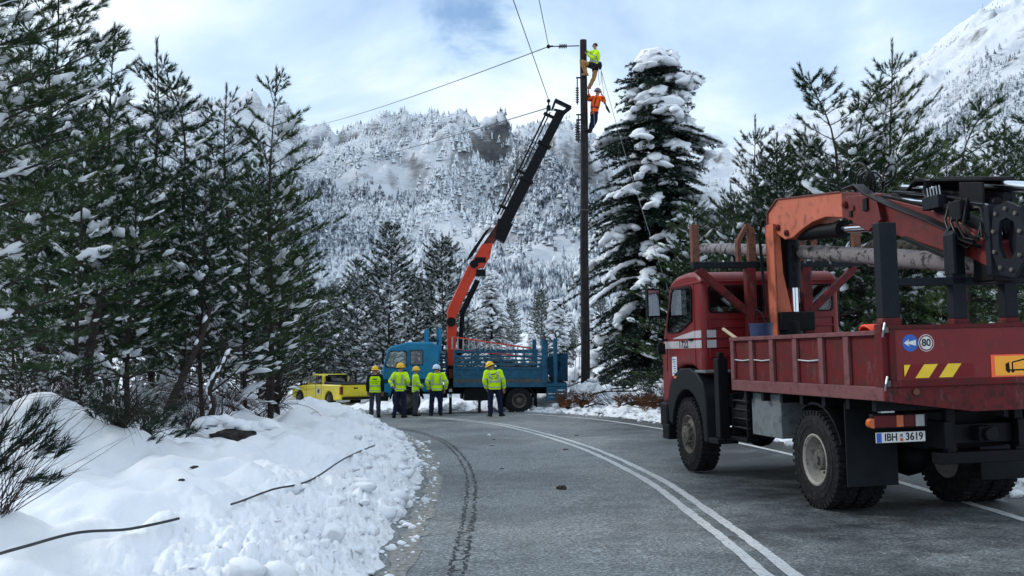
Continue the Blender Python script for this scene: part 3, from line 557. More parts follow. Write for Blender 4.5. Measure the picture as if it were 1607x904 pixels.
def pine_variant(seed, h=7., whorl=.42, lmax=2.1, lean=0., bend=0., snow=.25, needles=1., bare=.0, tipclear=1.6, wind=0., nl=.125, nw=.011, dens=1., topbare=0., upsweep=.35):
    rs = random.Random(seed); sh = Shoots(); tr = MB(); sn = MB(); V = Vector
    def axis(z):
        t = z/h; q = max(0, t-.72)/.28
        return V((lean*h*t+bend*q*q+.05*math.sin(z*1.3+seed), .06*math.sin(z*.9+seed*2), z-abs(bend)*.45*q*q*q))
    zs = [h*i/16 for i in range(17)]; r0 = .0075*h+.018; tr.tube([axis(z) for z in zs], [max(.012, r0*(1-z/h)**.85) for z in zs], 8)
    sh.add(axis(h*.985), axis(h)+V((bend*.06,0,.26)), nl*1.1, int(90*needles), nw, .4); sh.add(axis(h*.94), axis(h), nl, int(50*needles), nw, .5)
    z = h*(.10+bare)
    while z < h*.975:
        f = z/h; nb = rs.randint(4,6) if f < .93 else rs.randint(3,5); a0 = rs.uniform(0,6.28)
        L0 = lmax*min(1, (1-f)**.78*1.12+.05)*(1 if f > .25 else .75+f)
        if topbare and f > 1-topbare: nb = rs.randint(2,4)
        for j in range(nb):
            a = a0+j*6.283/nb+rs.uniform(-.3,.3); L = L0*rs.uniform(.62,1.18); base = axis(z+rs.uniform(-.06,.06)); o = V((math.cos(a)+wind*1.0, math.sin(a), 0)); o.normalize()
            L *= 1+wind*.35*math.cos(a); ele = rs.uniform(.15,.5)+.45*f; p1 = base+o*L*.55+V((0,0,L*.55*ele*.7)); p2 = base+o*L+V((wind*.2*L,0,L*(ele*.6+upsweep*.6)-L*.22*(1-f)))
            n = max(3, int(L/.16)); pts = bez(base, p1, p2, n); rb = .006+.009*L; tr.tube(pts, [max(.0035, rb*(1-i/n*.85)) for i in range(n+1)], 4, cap=False)
            dl = (pts[-1]-pts[-2]).normalized(); up_ = (dl+V((0,0,.35))).normalized(); sh.add(pts[-1]-dl*.1, pts[-1]+up_*.22, nl, int(64*needles), nw, .5)
            st = 1 if L < .6 else int(n*(.28 if f > .4 else .36))
            for i in range(max(1,st), n+1):
                dl = (pts[min(i,n)]-pts[i-1]).normalized(); sh.add(pts[i-1], pts[i], nl*.95, int(13*needles), nw, .7)
                for sg in (-1,1):
                    if rs.random() > .72*dens: continue
                    sd = dl.cross(V((0,0,1))); sd.normalize(); tl_ = (.16+.42*(1-i/n)*min(1,L))*rs.uniform(.6,1.25)
                    td = (dl*rs.uniform(.65,1.)+sd*sg*rs.uniform(.45,.9)+V((0,0,rs.uniform(.02,.45)))).normalized(); p = pts[i]; e = p+td*tl_
                    sh.add(p+td*tl_*.35, e, nl, int((26+60*tl_)*needles), nw*1.1, .5)
                    if tl_ > .28:
                        for q in (.45,.72):
                            s2 = td.cross(V((0,0,1))); s2 = s2*rs.choice((-1,1))*.7+td+V((0,0,rs.uniform(0,.35))); s2.normalize(); b = p+td*tl_*q; sh.add(b, b+s2*tl_*.45, nl, int((14+36*tl_)*needles), nw)
            for _ in range(3):
                if rs.random() < snow*(1.75-f*1.35) and L > .35 and n >= 4:
                    k0 = rs.randint(1, n-2); k1 = min(n, k0+rs.randint(1,3)); drape(sn, rs, [q.copy() for q in pts[k0:k1+1]], (.035+.085*rs.random()**2)*(.8+.3*L), .62, 6)
        z += whorl*rs.uniform(.7,1.2)*(1-.35*f)
    if not sn.v: snow_pad(sn, rs, axis(h*.6), (1,0,0), .15, .1, .07, 1)
    return dict(h=h, trunk=tr.mesh('trunk', M['bark']), crown=sh.mesh('crown', M['needle'], seed), snow=sn.mesh('snow_load', M['snowload']))
def fin(d):
    for k in ('trunk','snow'): d[k].polygons.foreach_set('use_smooth', [True]*len(d[k].polygons))
    return d
def fir_variant(seed, h, rmax, snow, step=.27, shoulder=.85, twigs=1., mat='fir', cap=1., nlen=.085, nw=.02, droop=.28, big=1.):
    rs = random.Random(seed); sh = Shoots(); tr = MB(); sn = MB(); V = Vector
    tr.tube([(0,0,-.3),(.03,0,h*.5),(0,0,h)], [.018*h+.03, .010*h, .015], 10); z = h*.05
    while z < h*.985:
        f = z/h; nb = rs.randint(7,10) if f < .9 else 6; a0 = rs.uniform(0,6.28); L0 = rmax*((1-f)**shoulder)*(.9+.22*math.sin(z*2.1+seed))+.16
        for j in range(nb):
            a = a0+j*6.283/nb+rs.uniform(-.3,.3); L = L0*rs.uniform(.62,1.2); b = V((0,0,z+rs.uniform(-.28,.28)*min(1,(1-f)*3))); o = V((math.cos(a), math.sin(a), 0)); dz = -droop*L*(1.15-f)*rs.uniform(.5,1.5)
            p1 = b+o*L*.5+V((0,0,L*.16)); p2 = b+o*L+V((0,0,dz+.10*L)); n = max(4, int(L/.2)); pts = bez(b, p1, p2, n); tr.tube(pts, [max(.004,(.008+.007*L)*(1-i/n*.9)) for i in range(n+1)], 3, cap=False)
            for i in range(1, n+1):
                dl = (pts[i]-pts[i-1]).normalized(); sd = dl.cross(V((0,0,1))); sd.normalize(); sh.add(pts[i-1], pts[i]+dl*.06, nlen, int(10*twigs), nw, .9)
                for sg in (-1,1):
                    tl_ = (.14+.5*(1-i/(n+1))*min(1,L/1.4))*rs.uniform(.55,1.25); td = (dl*.75+sd*sg*.8+V((0,0,rs.uniform(-.28,.12)))).normalized(); sh.add(pts[i], pts[i]+td*tl_, nlen, int((6+22*tl_)*twigs), nw, .8)
                    if tl_ > .3: e = pts[i]+td*tl_*.5; s2 = (td*.8+dl*.6+V((0,0,-.15))).normalized(); sh.add(e, e+s2*tl_*.5, nlen, int((4+14*tl_)*twigs), nw, .8)
            side = max(0, math.cos(a-.2)); ps = snow*(.45+.75*f)*(1+.35*side)
            if rs.random() < ps and L > .3:
                k0 = rs.randint(max(1,int(n*.25)), max(1,int(n*.6))); s_ = rs.uniform(.6,1.15)*big*(1+.6*max(0,f-.4)*(1+side*.8)); pl_ = [q+V((0,0,.02)) for q in pts[k0:]]
                if len(pl_) >= 2:
                    pl_.append(pl_[-1]+(pl_[-1]-pl_[-2])*.35+V((0,0,-.10*s_))); drape(sn, rs, pl_, .20*s_*rs.uniform(.55,1.2), .62, 9)
                    for _ in range(3): # snow spilling over the side twigs
                        q = rs.choice(pl_); sd = (pl_[-1]-pl_[0]).cross(V((0,0,1))).normalized()*rs.choice((-1,1)); e = q+sd*rs.uniform(.2,.5)*s_+V((0,0,-.13*s_)); drape(sn, rs, [q, q.lerp(e,.5)+V((0,0,.03)), e], .14*s_, .62, 7)
        z += step*rs.uniform(.75,1.2)
    if cap:
        for i in range(7): snow_pad(sn, rs, V((rs.uniform(-.5,.5),rs.uniform(-.4,.4),h-.32+rs.uniform(-.15,.25)))*1.0, (rs.uniform(-1,1),rs.uniform(-1,1),0), .45*cap, .36*cap, .3*cap, 2, .2)
    return fin(dict(h=h, trunk=tr.mesh('trunk', M['bark']), crown=sh.mesh('crown', M[mat], seed), snow=sn.mesh('snow_load', M['snowload'])))
PV = [fin(pine_variant(*a, **k)) for a, k in [
    ((11,), dict(h=7.2, lmax=1.8, snow=.30, bare=.07, topbare=.38, whorl=.52)), ((12,), dict(h=7.4, lmax=2.3, snow=.34, bare=.05, whorl=.5, topbare=.36)), ((13,), dict(h=6.8, lmax=1.75, snow=.30, bare=.08, topbare=.36, whorl=.52)),
    ((14,), dict(h=8.0, lmax=2.1, snow=.32, bare=.06, bend=.45, lean=.01, whorl=.54, topbare=.4))]]
PHI = fin(pine_variant(16, h=7.4, lmax=1.8, snow=.22, whorl=.5, topbare=.3, bare=.12))
PNEAR = fin(pine_variant(15, h=9.5, lmax=2.6, snow=.3, nl=.13, nw=.009, needles=1.25, whorl=.4))
PW = [fin(pine_variant(*a, **k)) for a, k in [      # right-hand pines, tops swept by the wind
    ((21,), dict(h=7.5, lmax=1.7, snow=.18, bend=-.7, topbare=.34, wind=.1, whorl=.5, upsweep=.5)), ((22,), dict(h=7.5, lmax=1.8, snow=.18, bend=.55, topbare=.3, wind=.55, whorl=.48)),
    ((23,), dict(h=7.8, lmax=1.9, snow=.16, topbare=.3, wind=.25, whorl=.46, upsweep=.6)), ((24,), dict(h=7.0, lmax=1.6, snow=.2, bend=.75, topbare=.3, wind=.6, whorl=.5)),
    ((25,), dict(h=6.8, lmax=2.3, snow=.25, wind=.3))]]
PF = [fin(pine_variant(*a, **k)) for a, k in [      # farther, snow-dusted pines
    ((31,), dict(h=9., lmax=2.7, snow=.6, needles=.75, nw=.024, nl=.16, whorl=.5, dens=1.)), ((32,), dict(h=9., lmax=2.6, snow=.6, needles=.75, nw=.024, nl=.16, whorl=.5, bend=.6, dens=1.))]]
for d in PF: d['crown'].materials[0] = M['needle2']
FIRBIG = fir_variant(41, 15.2, 3.7, .29, cap=1.3, shoulder=.44, big=1.45, step=.23, twigs=2.0, nlen=.13, nw=.034, droop=.45)
FIRS = [fir_variant(42, 9., 2.4, .55, step=.32, cap=.5, mat='needle2', nlen=.1, nw=.03, big=.8), fir_variant(43, 8., 2.2, .6, step=.32, cap=.6, nlen=.1, nw=.03, big=1.0)]
def plant_tree(var, name, x, y, h, rotz, label, cat='tree', group=None, z=None, parts=('trunk','crown','snow'), rot=None, wide=1.):
    s = h/var['h']; o = root(name, (x, y, (hz(x,y) if z is None else z)-.12), label, cat, rot or (0,0,rotz), group); o.scale = (s*wide, s*wide, s)
    for k in parts:
        c_ = link({'snow':'snow_load'}.get(k,k), var[k], o)
        if k != 'trunk': c_['kind'] = 'stuff'
    return o
def at(px, Y): return (px-803.5)/FPX*Y
def tip_h(px, py, Y, z):  # tree height whose tip stands at the measured elevation
    d = (452-py)/FPX; return CAM_H+Y*(math.sin(PITCH)+d*math.cos(PITCH))/(math.cos(PITCH)-d*math.sin(PITCH))-z+.1
LT = [ # base px, tip px y, distance, variant, rot, label
 (-62,-330,12.0,PNEAR,.3,'tallest and nearest pine, its crown leaving the picture at the top left corner'),
 (70,-40,17.0,PV[1],1.2,'tall dark pine just behind the nearest pine at the left edge'),
 (168,58,19.0,PV[0],2.2,'leftmost pine whose whole top shows against the sky'),
 (236,82,20.0,PV[2],.5,'slender pine with a thin bare leader, second of the left tops against the sky'),
 (290,116,21.0,PV[3],3.6,'pine with a bent snow-flecked crown just right of the slender bare leader'),
 (352,150,24.0,PV[1],4.4,'pine with a snow clump on its top in front of the mist-covered left ridge'),
 (424,124,22.0,PHI,5.2,'pine with a long upright candle top, rightmost of the tall left tops'),
 (120,190,15.5,PV[3],.9,'bushy pine filling the lower left in front of the taller ones'),
 (205,215,17.0,PV[0],5.0,'leafy green pine low in front of the slender leader pine'),
 (440,285,25.0,PHI,1.9,'shorter pine whose long boughs reach right toward the mountain'),
 (318,262,18.5,PV[1],2.7,'green pine standing low in front of the candle-topped pine'),
 (385,300,20.5,PV[3],.2,'dense green pine above the dark hollow in the snow')]
for px, py, Y, v, rz, lb in LT:
    x = at(px, Y); z = hz(x, Y); plant_tree(v, 'pine_tree', x, Y, tip_h(px, py, Y, z), rz, lb, group='pines on the left snowbank')
rs = random.Random(77)
for px, py, Y in [(-60,60,22),(30,70,26),(110,190,27),(140,170,31),(200,240,30),(300,270,31),(380,265,30),(440,300,31),(330,290,36),(250,260,38),(170,250,38),(60,100,34),(-40,120,30),(290,280,46),(350,300,40),(410,330,42)]:
    x = at(px, Y); z = hz(x, Y); plant_tree(rs.choice(PV), 'pine_tree', x, Y, tip_h(px, py, Y, z), rs.uniform(0,6.2), 'dark pine in the crowded row behind the front pines on the left bank', group='pines crowded behind the left front row')
YP = [(35,640,14.2,1.6,.2),(130,615,15.2,1.4,1.0),(20,620,15.0,2.1,1.8),(240,560,22.5,1.7,3.7),(60,560,19,2.8,.4),(372,560,24.5,1.6,2.6)]
for px, py, Y, hh, rz in YP: plant_tree(PV[int(px)%4], 'young_pine', at(px,Y), Y, hh, rz, 'low young pine with snow-flecked boughs at the feet of the left pines', group='young pines under the left pines', wide=1.25)
MT = [ (612,352,54,PF[0],.4,'snow-dusted pine with a straight bare trunk right behind the blue cab','tree'),
 (694,366,57,PF[1],1.7,'snow-dusted pine with a bent top, left of the raised crane boom','tree'),
 (560,410,60,PF[0],2.9,'snowy pine behind the yellow pickup','tree'),
 (655,425,62,PF[1],4.4,'snowy pine between the bare-trunked one and the bent-topped one','tree'),
 (771,424,58,FIRS[0],.4,'narrow frosted conifer just right of the orange lower boom','tree'),
 (735,470,63,FIRS[0],2.4,'small frosted conifer behind the blue crane column','tree'),
 (872,470,54,FIRS[1],1.1,'low conifer with thick snow pads just left of the pole','tree'),
 (835,520,60,FIRS[1],3.1,'low snow-padded conifer behind the blue load bed','tree'),
 (800,540,66,FIRS[0],5.1,'low frosted conifer behind the ladder on the blue truck','tree'),
 (520,440,64,PF[1],.9,'snowy pine at the right end of the dark left pines','tree'),
 (590,500,63,FIRS[1],2.0,'young conifer with big snow lumps above the pickup bed','tree'),
 (505,520,58,PF[0],5.0,'half hidden snowy pine behind the pickup bonnet','tree')]
for px, py, Y, v, rz, lb, c in MT:
    x = at(px, Y); z = hz(x, Y); plant_tree(v, 'pine_tree' if v in PF else 'fir_tree', x, Y, tip_h(px, py, Y, z), rz, lb, c, group='snowy conifers behind the blue truck')
BACK = [(rs.uniform(430,1000), rs.uniform(455,540), rs.uniform(82,150)) for _ in range(70)]
for px, py, Y in BACK+[(440,380,56),(475,420,57),(430,430,54),(505,470,62),(450,480,60),(550,520,64),(520,520,70),(545,470,72),(600,480,75),(640,500,70),(700,480,74),(750,520,78),(790,560,72),(850,545,72),(900,520,66),(950,500,68),(470,470,76),(820,550,80)]:
    x = at(px, Y); z = hz(x, Y); plant_tree(rs.choice(FIRS+PF), 'fir_tree', x, Y, tip_h(px, py, Y, z), rs.uniform(0,6), 'frosted conifer in the back row at the foot of the mountain', group='frosted back row conifers')
x = at(1034, 46); z = hz(x, 46); plant_tree(FIRBIG, 'fir_tree', x, 46, tip_h(1034, 84, 46, z), .55, 'tall dark fir loaded with thick white snow beside the utility pole', wide=1.12)
RT = [ (1188,196,31,PW[2],1.0,'thin pine with a small candle top just right of the big snowy fir'),
 (1318,98,27,PW[0],.1,'wispy pine whose sparse top leans left over the orange crane knee'),
 (1352,112,28.5,PW[1],.2,'pine with its tuft swept right, between the left-leaning and the tallest straight tops'),
 (1408,80,27.5,PW[2],.4,'tallest straight pine on the right with spiky upright shoots'),
 (1518,128,24,PW[3],.0,'pine with a snow-tipped top bent far right near the right edge'),
 (1650,62,21,PW[1],2.6,'pine at the right picture edge showing only its swept tufts'),
 (1090,318,33,PW[4],2.0,'broad green pine against the right side of the big fir'),
 (1235,262,29,PW[4],4.1,'broad green pine above the orange crane mast'),
 (1475,235,29,PW[4],.7,'broad pine behind the black crane extension'),
 (1590,205,25,PW[4],3.3,'broad low pine filling the far right above the crane end block')]
for px, py, Y, v, rz, lb in RT:
    x = at(px, Y); z = hz(x, Y); plant_tree(v, 'pine_tree', x, Y, tip_h(px, py, Y, z), rz if v is PW[4] else rz*.2, lb, group='pines behind the red truck')
for px, py, Y in [(1225,225,33),(1270,215,35),(1345,230,30),(1440,215,33),(1495,205,29),(1560,215,30),(1620,180,29),(1150,300,30),(1140,330,37),(1200,300,36),(1270,290,34),(1340,280,33),(1400,290,35),(1450,300,32),(1540,270,31),(1620,260,30),(1690,200,27),(1110,400,40),(1180,380,42),(1250,360,43),(1320,350,41),(1390,350,44),(1470,340,42),(1560,330,40),(1650,320,38),(1060,470,48),(1000,520,52),(1750,250,27)]:
    x = at(px, Y); z = hz(x, Y); plant_tree(rs.choice([PW[4],PW[2],PV[1],PF[0]]), 'pine_tree', x, Y, tip_h(px, py, Y, z), rs.uniform(0,6), 'green snow-flecked pine in the thicket behind the red truck', group='thicket pines behind the red truck')
# ---------------------------------------------------------------- red truck (x forward, y left, z up; origin under the rear axle)
th_ = math.atan(313/1650.); roll_ = math.radians(1.5)
fw = Vector((-math.sin(th_), math.cos(th_), 0)); lf = Vector((-math.cos(th_), -math.sin(th_), 0)); lv = lf*math.cos(roll_)-Vector((0,0,1))*math.sin(roll_); upv = fw.cross(lv)
TO = Vector((4.573, 12.350, .139))
MT_ = Matrix(((fw.x,lv.x,upv.x,TO.x),(fw.y,lv.y,upv.y,TO.y),(fw.z,lv.z,upv.z,TO.z),(0,0,0,1)))
RT_ = bpy.data.objects.new('crane_truck', None); COL.objects.link(RT_); RT_.matrix_world = MT_
tag(RT_, 'dark red flatbed truck with an orange folded crane parked on the right lane', 'truck')
def wheel_parts(D=1.12, wd=.29, rim='rear', lug=44):
    R = D/2; t = MB(); h = wd/2; ri = .285*D/1.12
    t.lathe([(ri,-h+.03),(ri+.02,-h+.005),(R*.72,-h-.006),(R*.9,-h+.004),(R*.965,-h+.03),(R*.975,-h*.5),(R*.975,h*.5),(R*.965,h-.03),(R*.9,h-.004),(R*.72,h+.006),(ri+.02,h-.005),(ri,h-.03),(ri,-h+.03)], (0,0,0), 'y', 40)
    for rr, off in ((R*.8,.008),(R*.68,.008)): t.lathe([(rr-.008,h-.004),(rr,h+off),(rr+.008,h-.004)], (0,0,0), 'y', 40)
    for i in range(lug):
        a = 2*math.pi*i/lug
        for sg in (-1,1):
            c, s_ = math.cos(a+sg*.03), math.sin(a+sg*.03); p = Vector((c*R*.967,sg*h*.66,s_*R*.967)); q = Vector((c*R*.945,sg*(h-.004),s_*R*.945)); tg = Vector((-s_,0,c)); rad = Vector((c,0,s_))
            v = []
            for base, k in ((p-Vector((0,sg*h*.45,0)),.022),(q,.03)):
                for dr in (-.02,k):
                    for dt in (-.020,.020): v.append(base+rad*dr+tg*dt)
            t.add(v, [(0,1,3,2),(4,6,7,5),(0,4,5,1),(2,3,7,6),(0,2,6,4),(1,5,7,3)])
    r = MB(); hb = MB(); k = D/1.12
    if rim == 'rear':
        r.lathe([(ri,h-.03),(ri+.012,h-.005),(ri-.005,h),(ri-.03,h-.02),(ri-.045,h-.09),(ri-.075,h-.15),(.15*k,h-.17),(.13*k,h-.16),(.0,h-.16)], (0,0,0), 'y', 32); r.lathe([(ri,-h+.03),(ri-.03,-h+.05),(0,-h+.06)], (0,0,0), 'y', 24)
        hb.lathe([(.125*k,h-.17),(.125*k,h-.07),(.11*k,h-.05),(.055*k,h-.045),(.05*k,h-.02),(0,h-.02)], (0,0,0), 'y', 20)
        for i in range(10): a = i*.628; hb.cyl((.165*k*math.cos(a),h-.175,.165*k*math.sin(a)),(.165*k*math.cos(a),h-.13,.165*k*math.sin(a)), .017, n=6)
    else:
        r.lathe([(ri,h-.03),(ri+.012,h-.005),(ri-.005,h),(ri-.03,h-.03),(ri-.05,h-.05),(.19*k,h-.03),(.17*k,h-.005),(0,h-.005)], (0,0,0), 'y', 32); r.lathe([(ri,-h+.03),(ri-.03,-h+.05),(0,-h+.06)], (0,0,0), 'y', 24)
        hb.lathe([(.14*k,h-.01),(.135*k,h+.05),(.1*k,h+.07),(.06*k,h+.075),(.05*k,h+.09),(0,h+.09)], (0,0,0), 'y', 20)
        for i in range(10): a = i*.628; hb.cyl((.165*k*math.cos(a),h-.01,.165*k*math.sin(a)),(.165*k*math.cos(a),h+.045,.165*k*math.sin(a)), .02, n=6)
    return t, r, hb
def wheel(parent, parts_mesh, loc, flip):
    w = bpy.data.objects.new('wheel', None); COL.objects.link(w); w.parent = parent; w.location = loc; w.rotation_euler = (0, 0, 0 if flip > 0 else math.pi); w.empty_display_size = .2
    for nm, me in parts_mesh: link(nm, me, w)
    return w
def wmeshes(rimkind, D, wd, rm, hm):
    out = []
    for nm, mb, mt in zip(('tyre','rim','hub'), wheel_parts(D, wd, rimkind), (M['rubber'], rm, hm)):
        o = mb.build(nm, mt, None, smooth=35); out.append((nm, o.data)); bpy.data.objects.remove(o)
    return out
WR = wmeshes('rear', 1.12, .29, M['rim'], M['hub']); WF = wmeshes('front', 1.12, .31, M['hub'], M['hub'])
wheel(RT_, WR, (0,.975,.56), 1); wheel(RT_, WR, (0,.655,.56), 1); wheel(RT_, WR, (0,-.975,.56), -1); wheel(RT_, WR, (0,-.655,.56), -1)
wheel(RT_, WF, (4.1,.965,.56), 1); wheel(RT_, WF, (4.1,-.965,.56), -1)
def P(name, mb, mat, bevel=0., smooth=None, parent=RT_, label=None):
    o = mb.build(name, mat, parent, bevel, smooth)
    if label: o['label'] = label
    return o
mb = MB()
for sg in (-1,1): mb.bx(-1.55,5.0,sg*.42-.04,sg*.42+.04,.78,1.06)
for x in (-1.4,-.6,.7,1.9,2.9,3.6): mb.bx(x-.05,x+.05,-.38,.38,.82,1.02)
mb.bx(2.35,3.4,-1.0,1.0,1.06,1.2)
P('chassis_frame', mb, M['black'], .008)
mb = MB()
for x in (0,4.1):
    mb.cyl((x,-.85,.56),(x,.85,.56),.085,n=12); mb.blob((x,-.05,.56),(.24,.26,.24),2,0.02)
    for sg in (-1,1): mb.beam((x-.75,sg*.5,.86),(x,sg*.5,.68),.08,.06); mb.beam((x,sg*.5,.68),(x+.75,sg*.5,.86),.08,.06)
mb.cyl((.2,0,.62),(3.2,0,.8),.05,n=10); P('axle', mb, M['black'], smooth=40)
def rrect(y0,y1,z0,z1,r=.06,n=4):
    out = []
    for cy,cz,a0 in ((y1-r,z1-r,0),(y0+r,z1-r,90),(y0+r,z0+r,180),(y1-r,z0+r,270)):
        for i in range(n+1): a = math.radians(a0+90*i/n); out.append((cy+r*math.cos(a), cz+r*math.sin(a)))
    return out
sw = [(3.83,2.30),(3.80,2.74),(3.86,2.79),(4.58,2.79),(4.66,2.74),(4.90,2.2),(4.86,2.14),(4.4,2.14),(4.1,2.22)]
# cab
side = [(3.42,1.46),(3.41,2.84),(3.46,2.93),(3.62,3.0),(4.0,3.03),(4.5,3.0),(4.74,2.93),(4.84,2.82),(5.19,2.06),(5.27,1.95),(5.30,1.35),(5.30,1.0),(5.0,1.0),(4.86,1.3),(4.6,1.52),(4.3,1.6),(3.9,1.6),(3.6,1.5)]
mb = MB(); mb.prism(side, 'y', -1.1, 1.1)
cab = P('cab', mb, M['red'], .075, 45); cab.modifiers['bevel'].segments = 4
def cab_cut(): 
    c = [MB().prism([(3.47,1.66),(3.47,2.84),(4.7,2.84),(5.12,2.05),(5.16,1.66)], 'y', -1.04, 1.04)]
    for y0, y1 in ((.14,.97),(-.97,-.14)): c.append(MB().prism(rrect(y0+.012,y1-.012,2.412,2.758), 'x', 3.3, 3.6))
    c.append(MB().prism(sw, 'y', -1.3, 1.3)); c.append(MB().add([(4.80,-.95,2.74),(4.80,.95,2.74),(5.0,.95,2.10),(5.0,-.95,2.10),(5.4,-.95,2.74),(5.4,.95,2.74),(5.5,.95,2.10),(5.5,-.95,2.10)], [(0,1,2,3),(7,6,5,4),(0,4,5,1),(1,5,6,2),(2,6,7,3),(3,7,4,0)])); return c
mb = MB()
for w in (2.30,2.17,2.02,1.88,1.74): mb.bx(3.385,3.425,-.98,.98,w-.011,w+.011)
for v in (-.99,.99): mb.bx(3.387,3.425,v-.01,v+.01,1.7,2.305)
P('pressed_rib', mb, M['red'], .006)
def ring(name, inner, outer, ax, a, b, mat, parent):
    m = MB(); n = len(inner)
    def Q(q,t): return (t,q[0],q[1]) if ax == 'x' else (q[0],t,q[1])
    v = [Q(q,a) for q in inner]+[Q(q,a) for q in outer]+[Q(q,b) for q in inner]+[Q(q,b) for q in outer]; f = []
    for i in range(n): j = (i+1)%n; f += [(i,j,n+j,n+i),(2*n+i,3*n+i,3*n+j,2*n+j),(i,2*n+i,2*n+j,j),(n+i,n+j,3*n+j,3*n+i)]
    return m.add(v,f).build(name, mat, parent)
def grow(poly, k):
    cx = sum(p[0] for p in poly)/len(poly); cy = sum(p[1] for p in poly)/len(poly); return [(cx+(p[0]-cx)*(1+k/max(.1,abs(p[0]-cx)+.15)), cy+(p[1]-cy)*(1+k/max(.1,abs(p[1]-cy)+.1))) for p in poly]
def window(parent, poly, ax, a, sgn, name='window', th=.012, fr=.03, mat='glass'):
    o = MB().prism(poly, ax, a-sgn*.03, a+sgn*th).build(name, M[mat], parent)
    ring('window_seal', poly, grow(poly, fr), ax, a-sgn*.03, a+sgn*(th+.012), M['black'], o); return o
window(RT_, rrect(.14,.97,2.40,2.77), 'x', 3.415, -1, mat='glasslit'); window(RT_, rrect(-.97,-.14,2.40,2.77), 'x', 3.415, -1, mat='glasslit')
carve(cab, cab_cut())
P('seat', MB().bx(3.95,4.5,.25,.85,1.62,1.85).bx(3.85,4.0,.25,.85,1.85,2.42), M['darkcloth'], .04); P('seat', MB().bx(3.95,4.5,-.85,-.25,1.62,1.85).bx(3.85,4.0,-.85,-.25,1.85,2.42), M['darkcloth'], .04); P('dashboard', MB().bx(4.75,5.1,-1.0,1.0,1.66,2.05), M['darkint'], .03)
for sg in (-1,1): window(RT_, sw, 'y', sg*1.1, sg)
ws = MB(); ws.add([(4.87,-1.0,2.78),(4.87,1.0,2.78),(5.19,1.0,2.08),(5.19,-1.0,2.08),(4.83,-1.0,2.78),(4.83,1.0,2.78),(5.15,1.0,2.08),(5.15,-1.0,2.08)], [(0,1,2,3),(7,6,5,4),(0,4,5,1),(1,5,6,2),(2,6,7,3),(3,7,4,0)]); P('windscreen', ws, M['glass'])
# door edge (dark shut line built as a thin recess strip), handle, stripes
for sg in (-1,1):
    mb = MB(); path = [(3.72,1.58),(3.70,2.84),(4.66,2.86),(4.98,2.16),(5.02,1.5)]
    for a, b in zip(path, path[1:]): mb.beam((a[0],sg*1.101,a[1]),(b[0],sg*1.101,b[1]),.008,.010)
    dr = P('door', mb, M['blackp']); P('door_handle', MB().bx(3.80,3.96,sg*1.1-.02,sg*1.1+.03,1.98,2.02), M['black'], .008, parent=dr)
    P('side_stripe', MB().prism([(3.46,2.13),(3.74,2.13),(4.35,2.07),(4.75,2.02),(3.46,2.02)], 'y', sg*1.098, sg*1.1035), M['stripe'])
    P('side_stripe', MB().prism([(3.46,1.985),(5.1,1.985),(5.16,1.87),(3.46,1.87)], 'y', sg*1.098, sg*1.1035), M['stripe'])
P('rear_corner_stripe', MB().bx(3.378,3.385,.90,1.04,2.02,2.13).bx(3.378,3.385,.90,1.04,1.87,1.985), M['stripe'])
text_mesh('1722', .15, M['blackp'], RT_, frame((4.22,1.106,1.925), (-1,0,0), (0,0,1)), 'model_number', sx=1.45, bold=.003)
nt_ = P('paper_notice', MB().bx(4.56,4.78,1.098,1.105,1.44,1.74), M['white'])
mb = MB()
for i in range(7): mb.bx(4.60,4.74-.03*(i%3),1.105,1.107,1.69-i*.036,1.705-i*.036)
P('notice_print', mb, M['bluesign'], parent=nt_)
# roof lip, mirror
P('drip_rail', MB().bx(3.40,4.75,1.06,1.115,2.835,2.855).bx(3.40,4.75,-1.115,-1.06,2.835,2.855).bx(3.35,3.37,-1.05,1.05,2.835,2.855), M['red'], .005)
for sg in (1,-1):
    mb = MB(); mb.tube([(4.95,sg*1.05,2.75),(5.05,sg*1.3,2.86),(5.05,sg*1.33,2.84)], .016); mb.tube([(5.05,sg*1.05,2.2),(5.05,sg*1.3,2.3),(5.05,sg*1.32,2.4)], .016); mb.bx(5.0,5.10,sg*1.30-.11,sg*1.30+.11,2.38,2.85)
    o = P('wing_mirror', mb, M['black'], .02); P('mirror_glass', MB().bx(4.994,5.0,sg*1.30-.09,sg*1.30+.09,2.41,2.82), M['mirror'], parent=o)
    mb = MB(); mb.tube([(4.98,sg*1.1,2.02),(5.0,sg*1.22,2.0),(4.96,sg*1.25,1.93)], .018); mb.bx(4.85,4.93,sg*1.24-.06,sg*1.24+.06,1.78,1.95); P('kerb_mirror', mb, M['black'], .02)
# fenders
def arch(c, r, a0, a1, n=10): return [(c[0]+r*math.cos(math.radians(a0+(a1-a0)*i/n)), c[1]+r*math.sin(math.radians(a0+(a1-a0)*i/n))) for i in range(n+1)]
for sg in (-1,1):
    inner = arch((4.1,.56), .68, 8, 172, 14); outer = [(4.92,.72),(4.96,1.0),(4.85,1.28),(4.62,1.47),(4.35,1.56),(3.95,1.57),(3.65,1.50),(3.42,1.36),(3.30,1.12),(3.26,.62)]
    mb = MB(); mb.prism(inner[::-1]+[(4.79,.66)][:0]+[(3.26,.62)][:0]+outer[::-1][0:0]+[], 'y', 0, 0) if False else None
    poly = [(4.78,.66)]+inner[1:-1]+[(3.42,.5),(3.26,.5)]+outer[::-1][1:]
    mb = MB(); mb.prism(poly, 'y', *( (.80,1.135) if sg > 0 else (-1.135,-.80) )); f_ = P('front_mudguard', mb, M['plastic'], .02, 40)
    P('side_lamp', MB().bx(4.50,4.62,sg*1.10,sg*1.142,1.40,1.44), M['lamb'], .005, parent=f_)
P('mudguard_cap', MB().bx(3.3,3.75,.72,1.12,1.50,1.545), M['greybox'], .01)
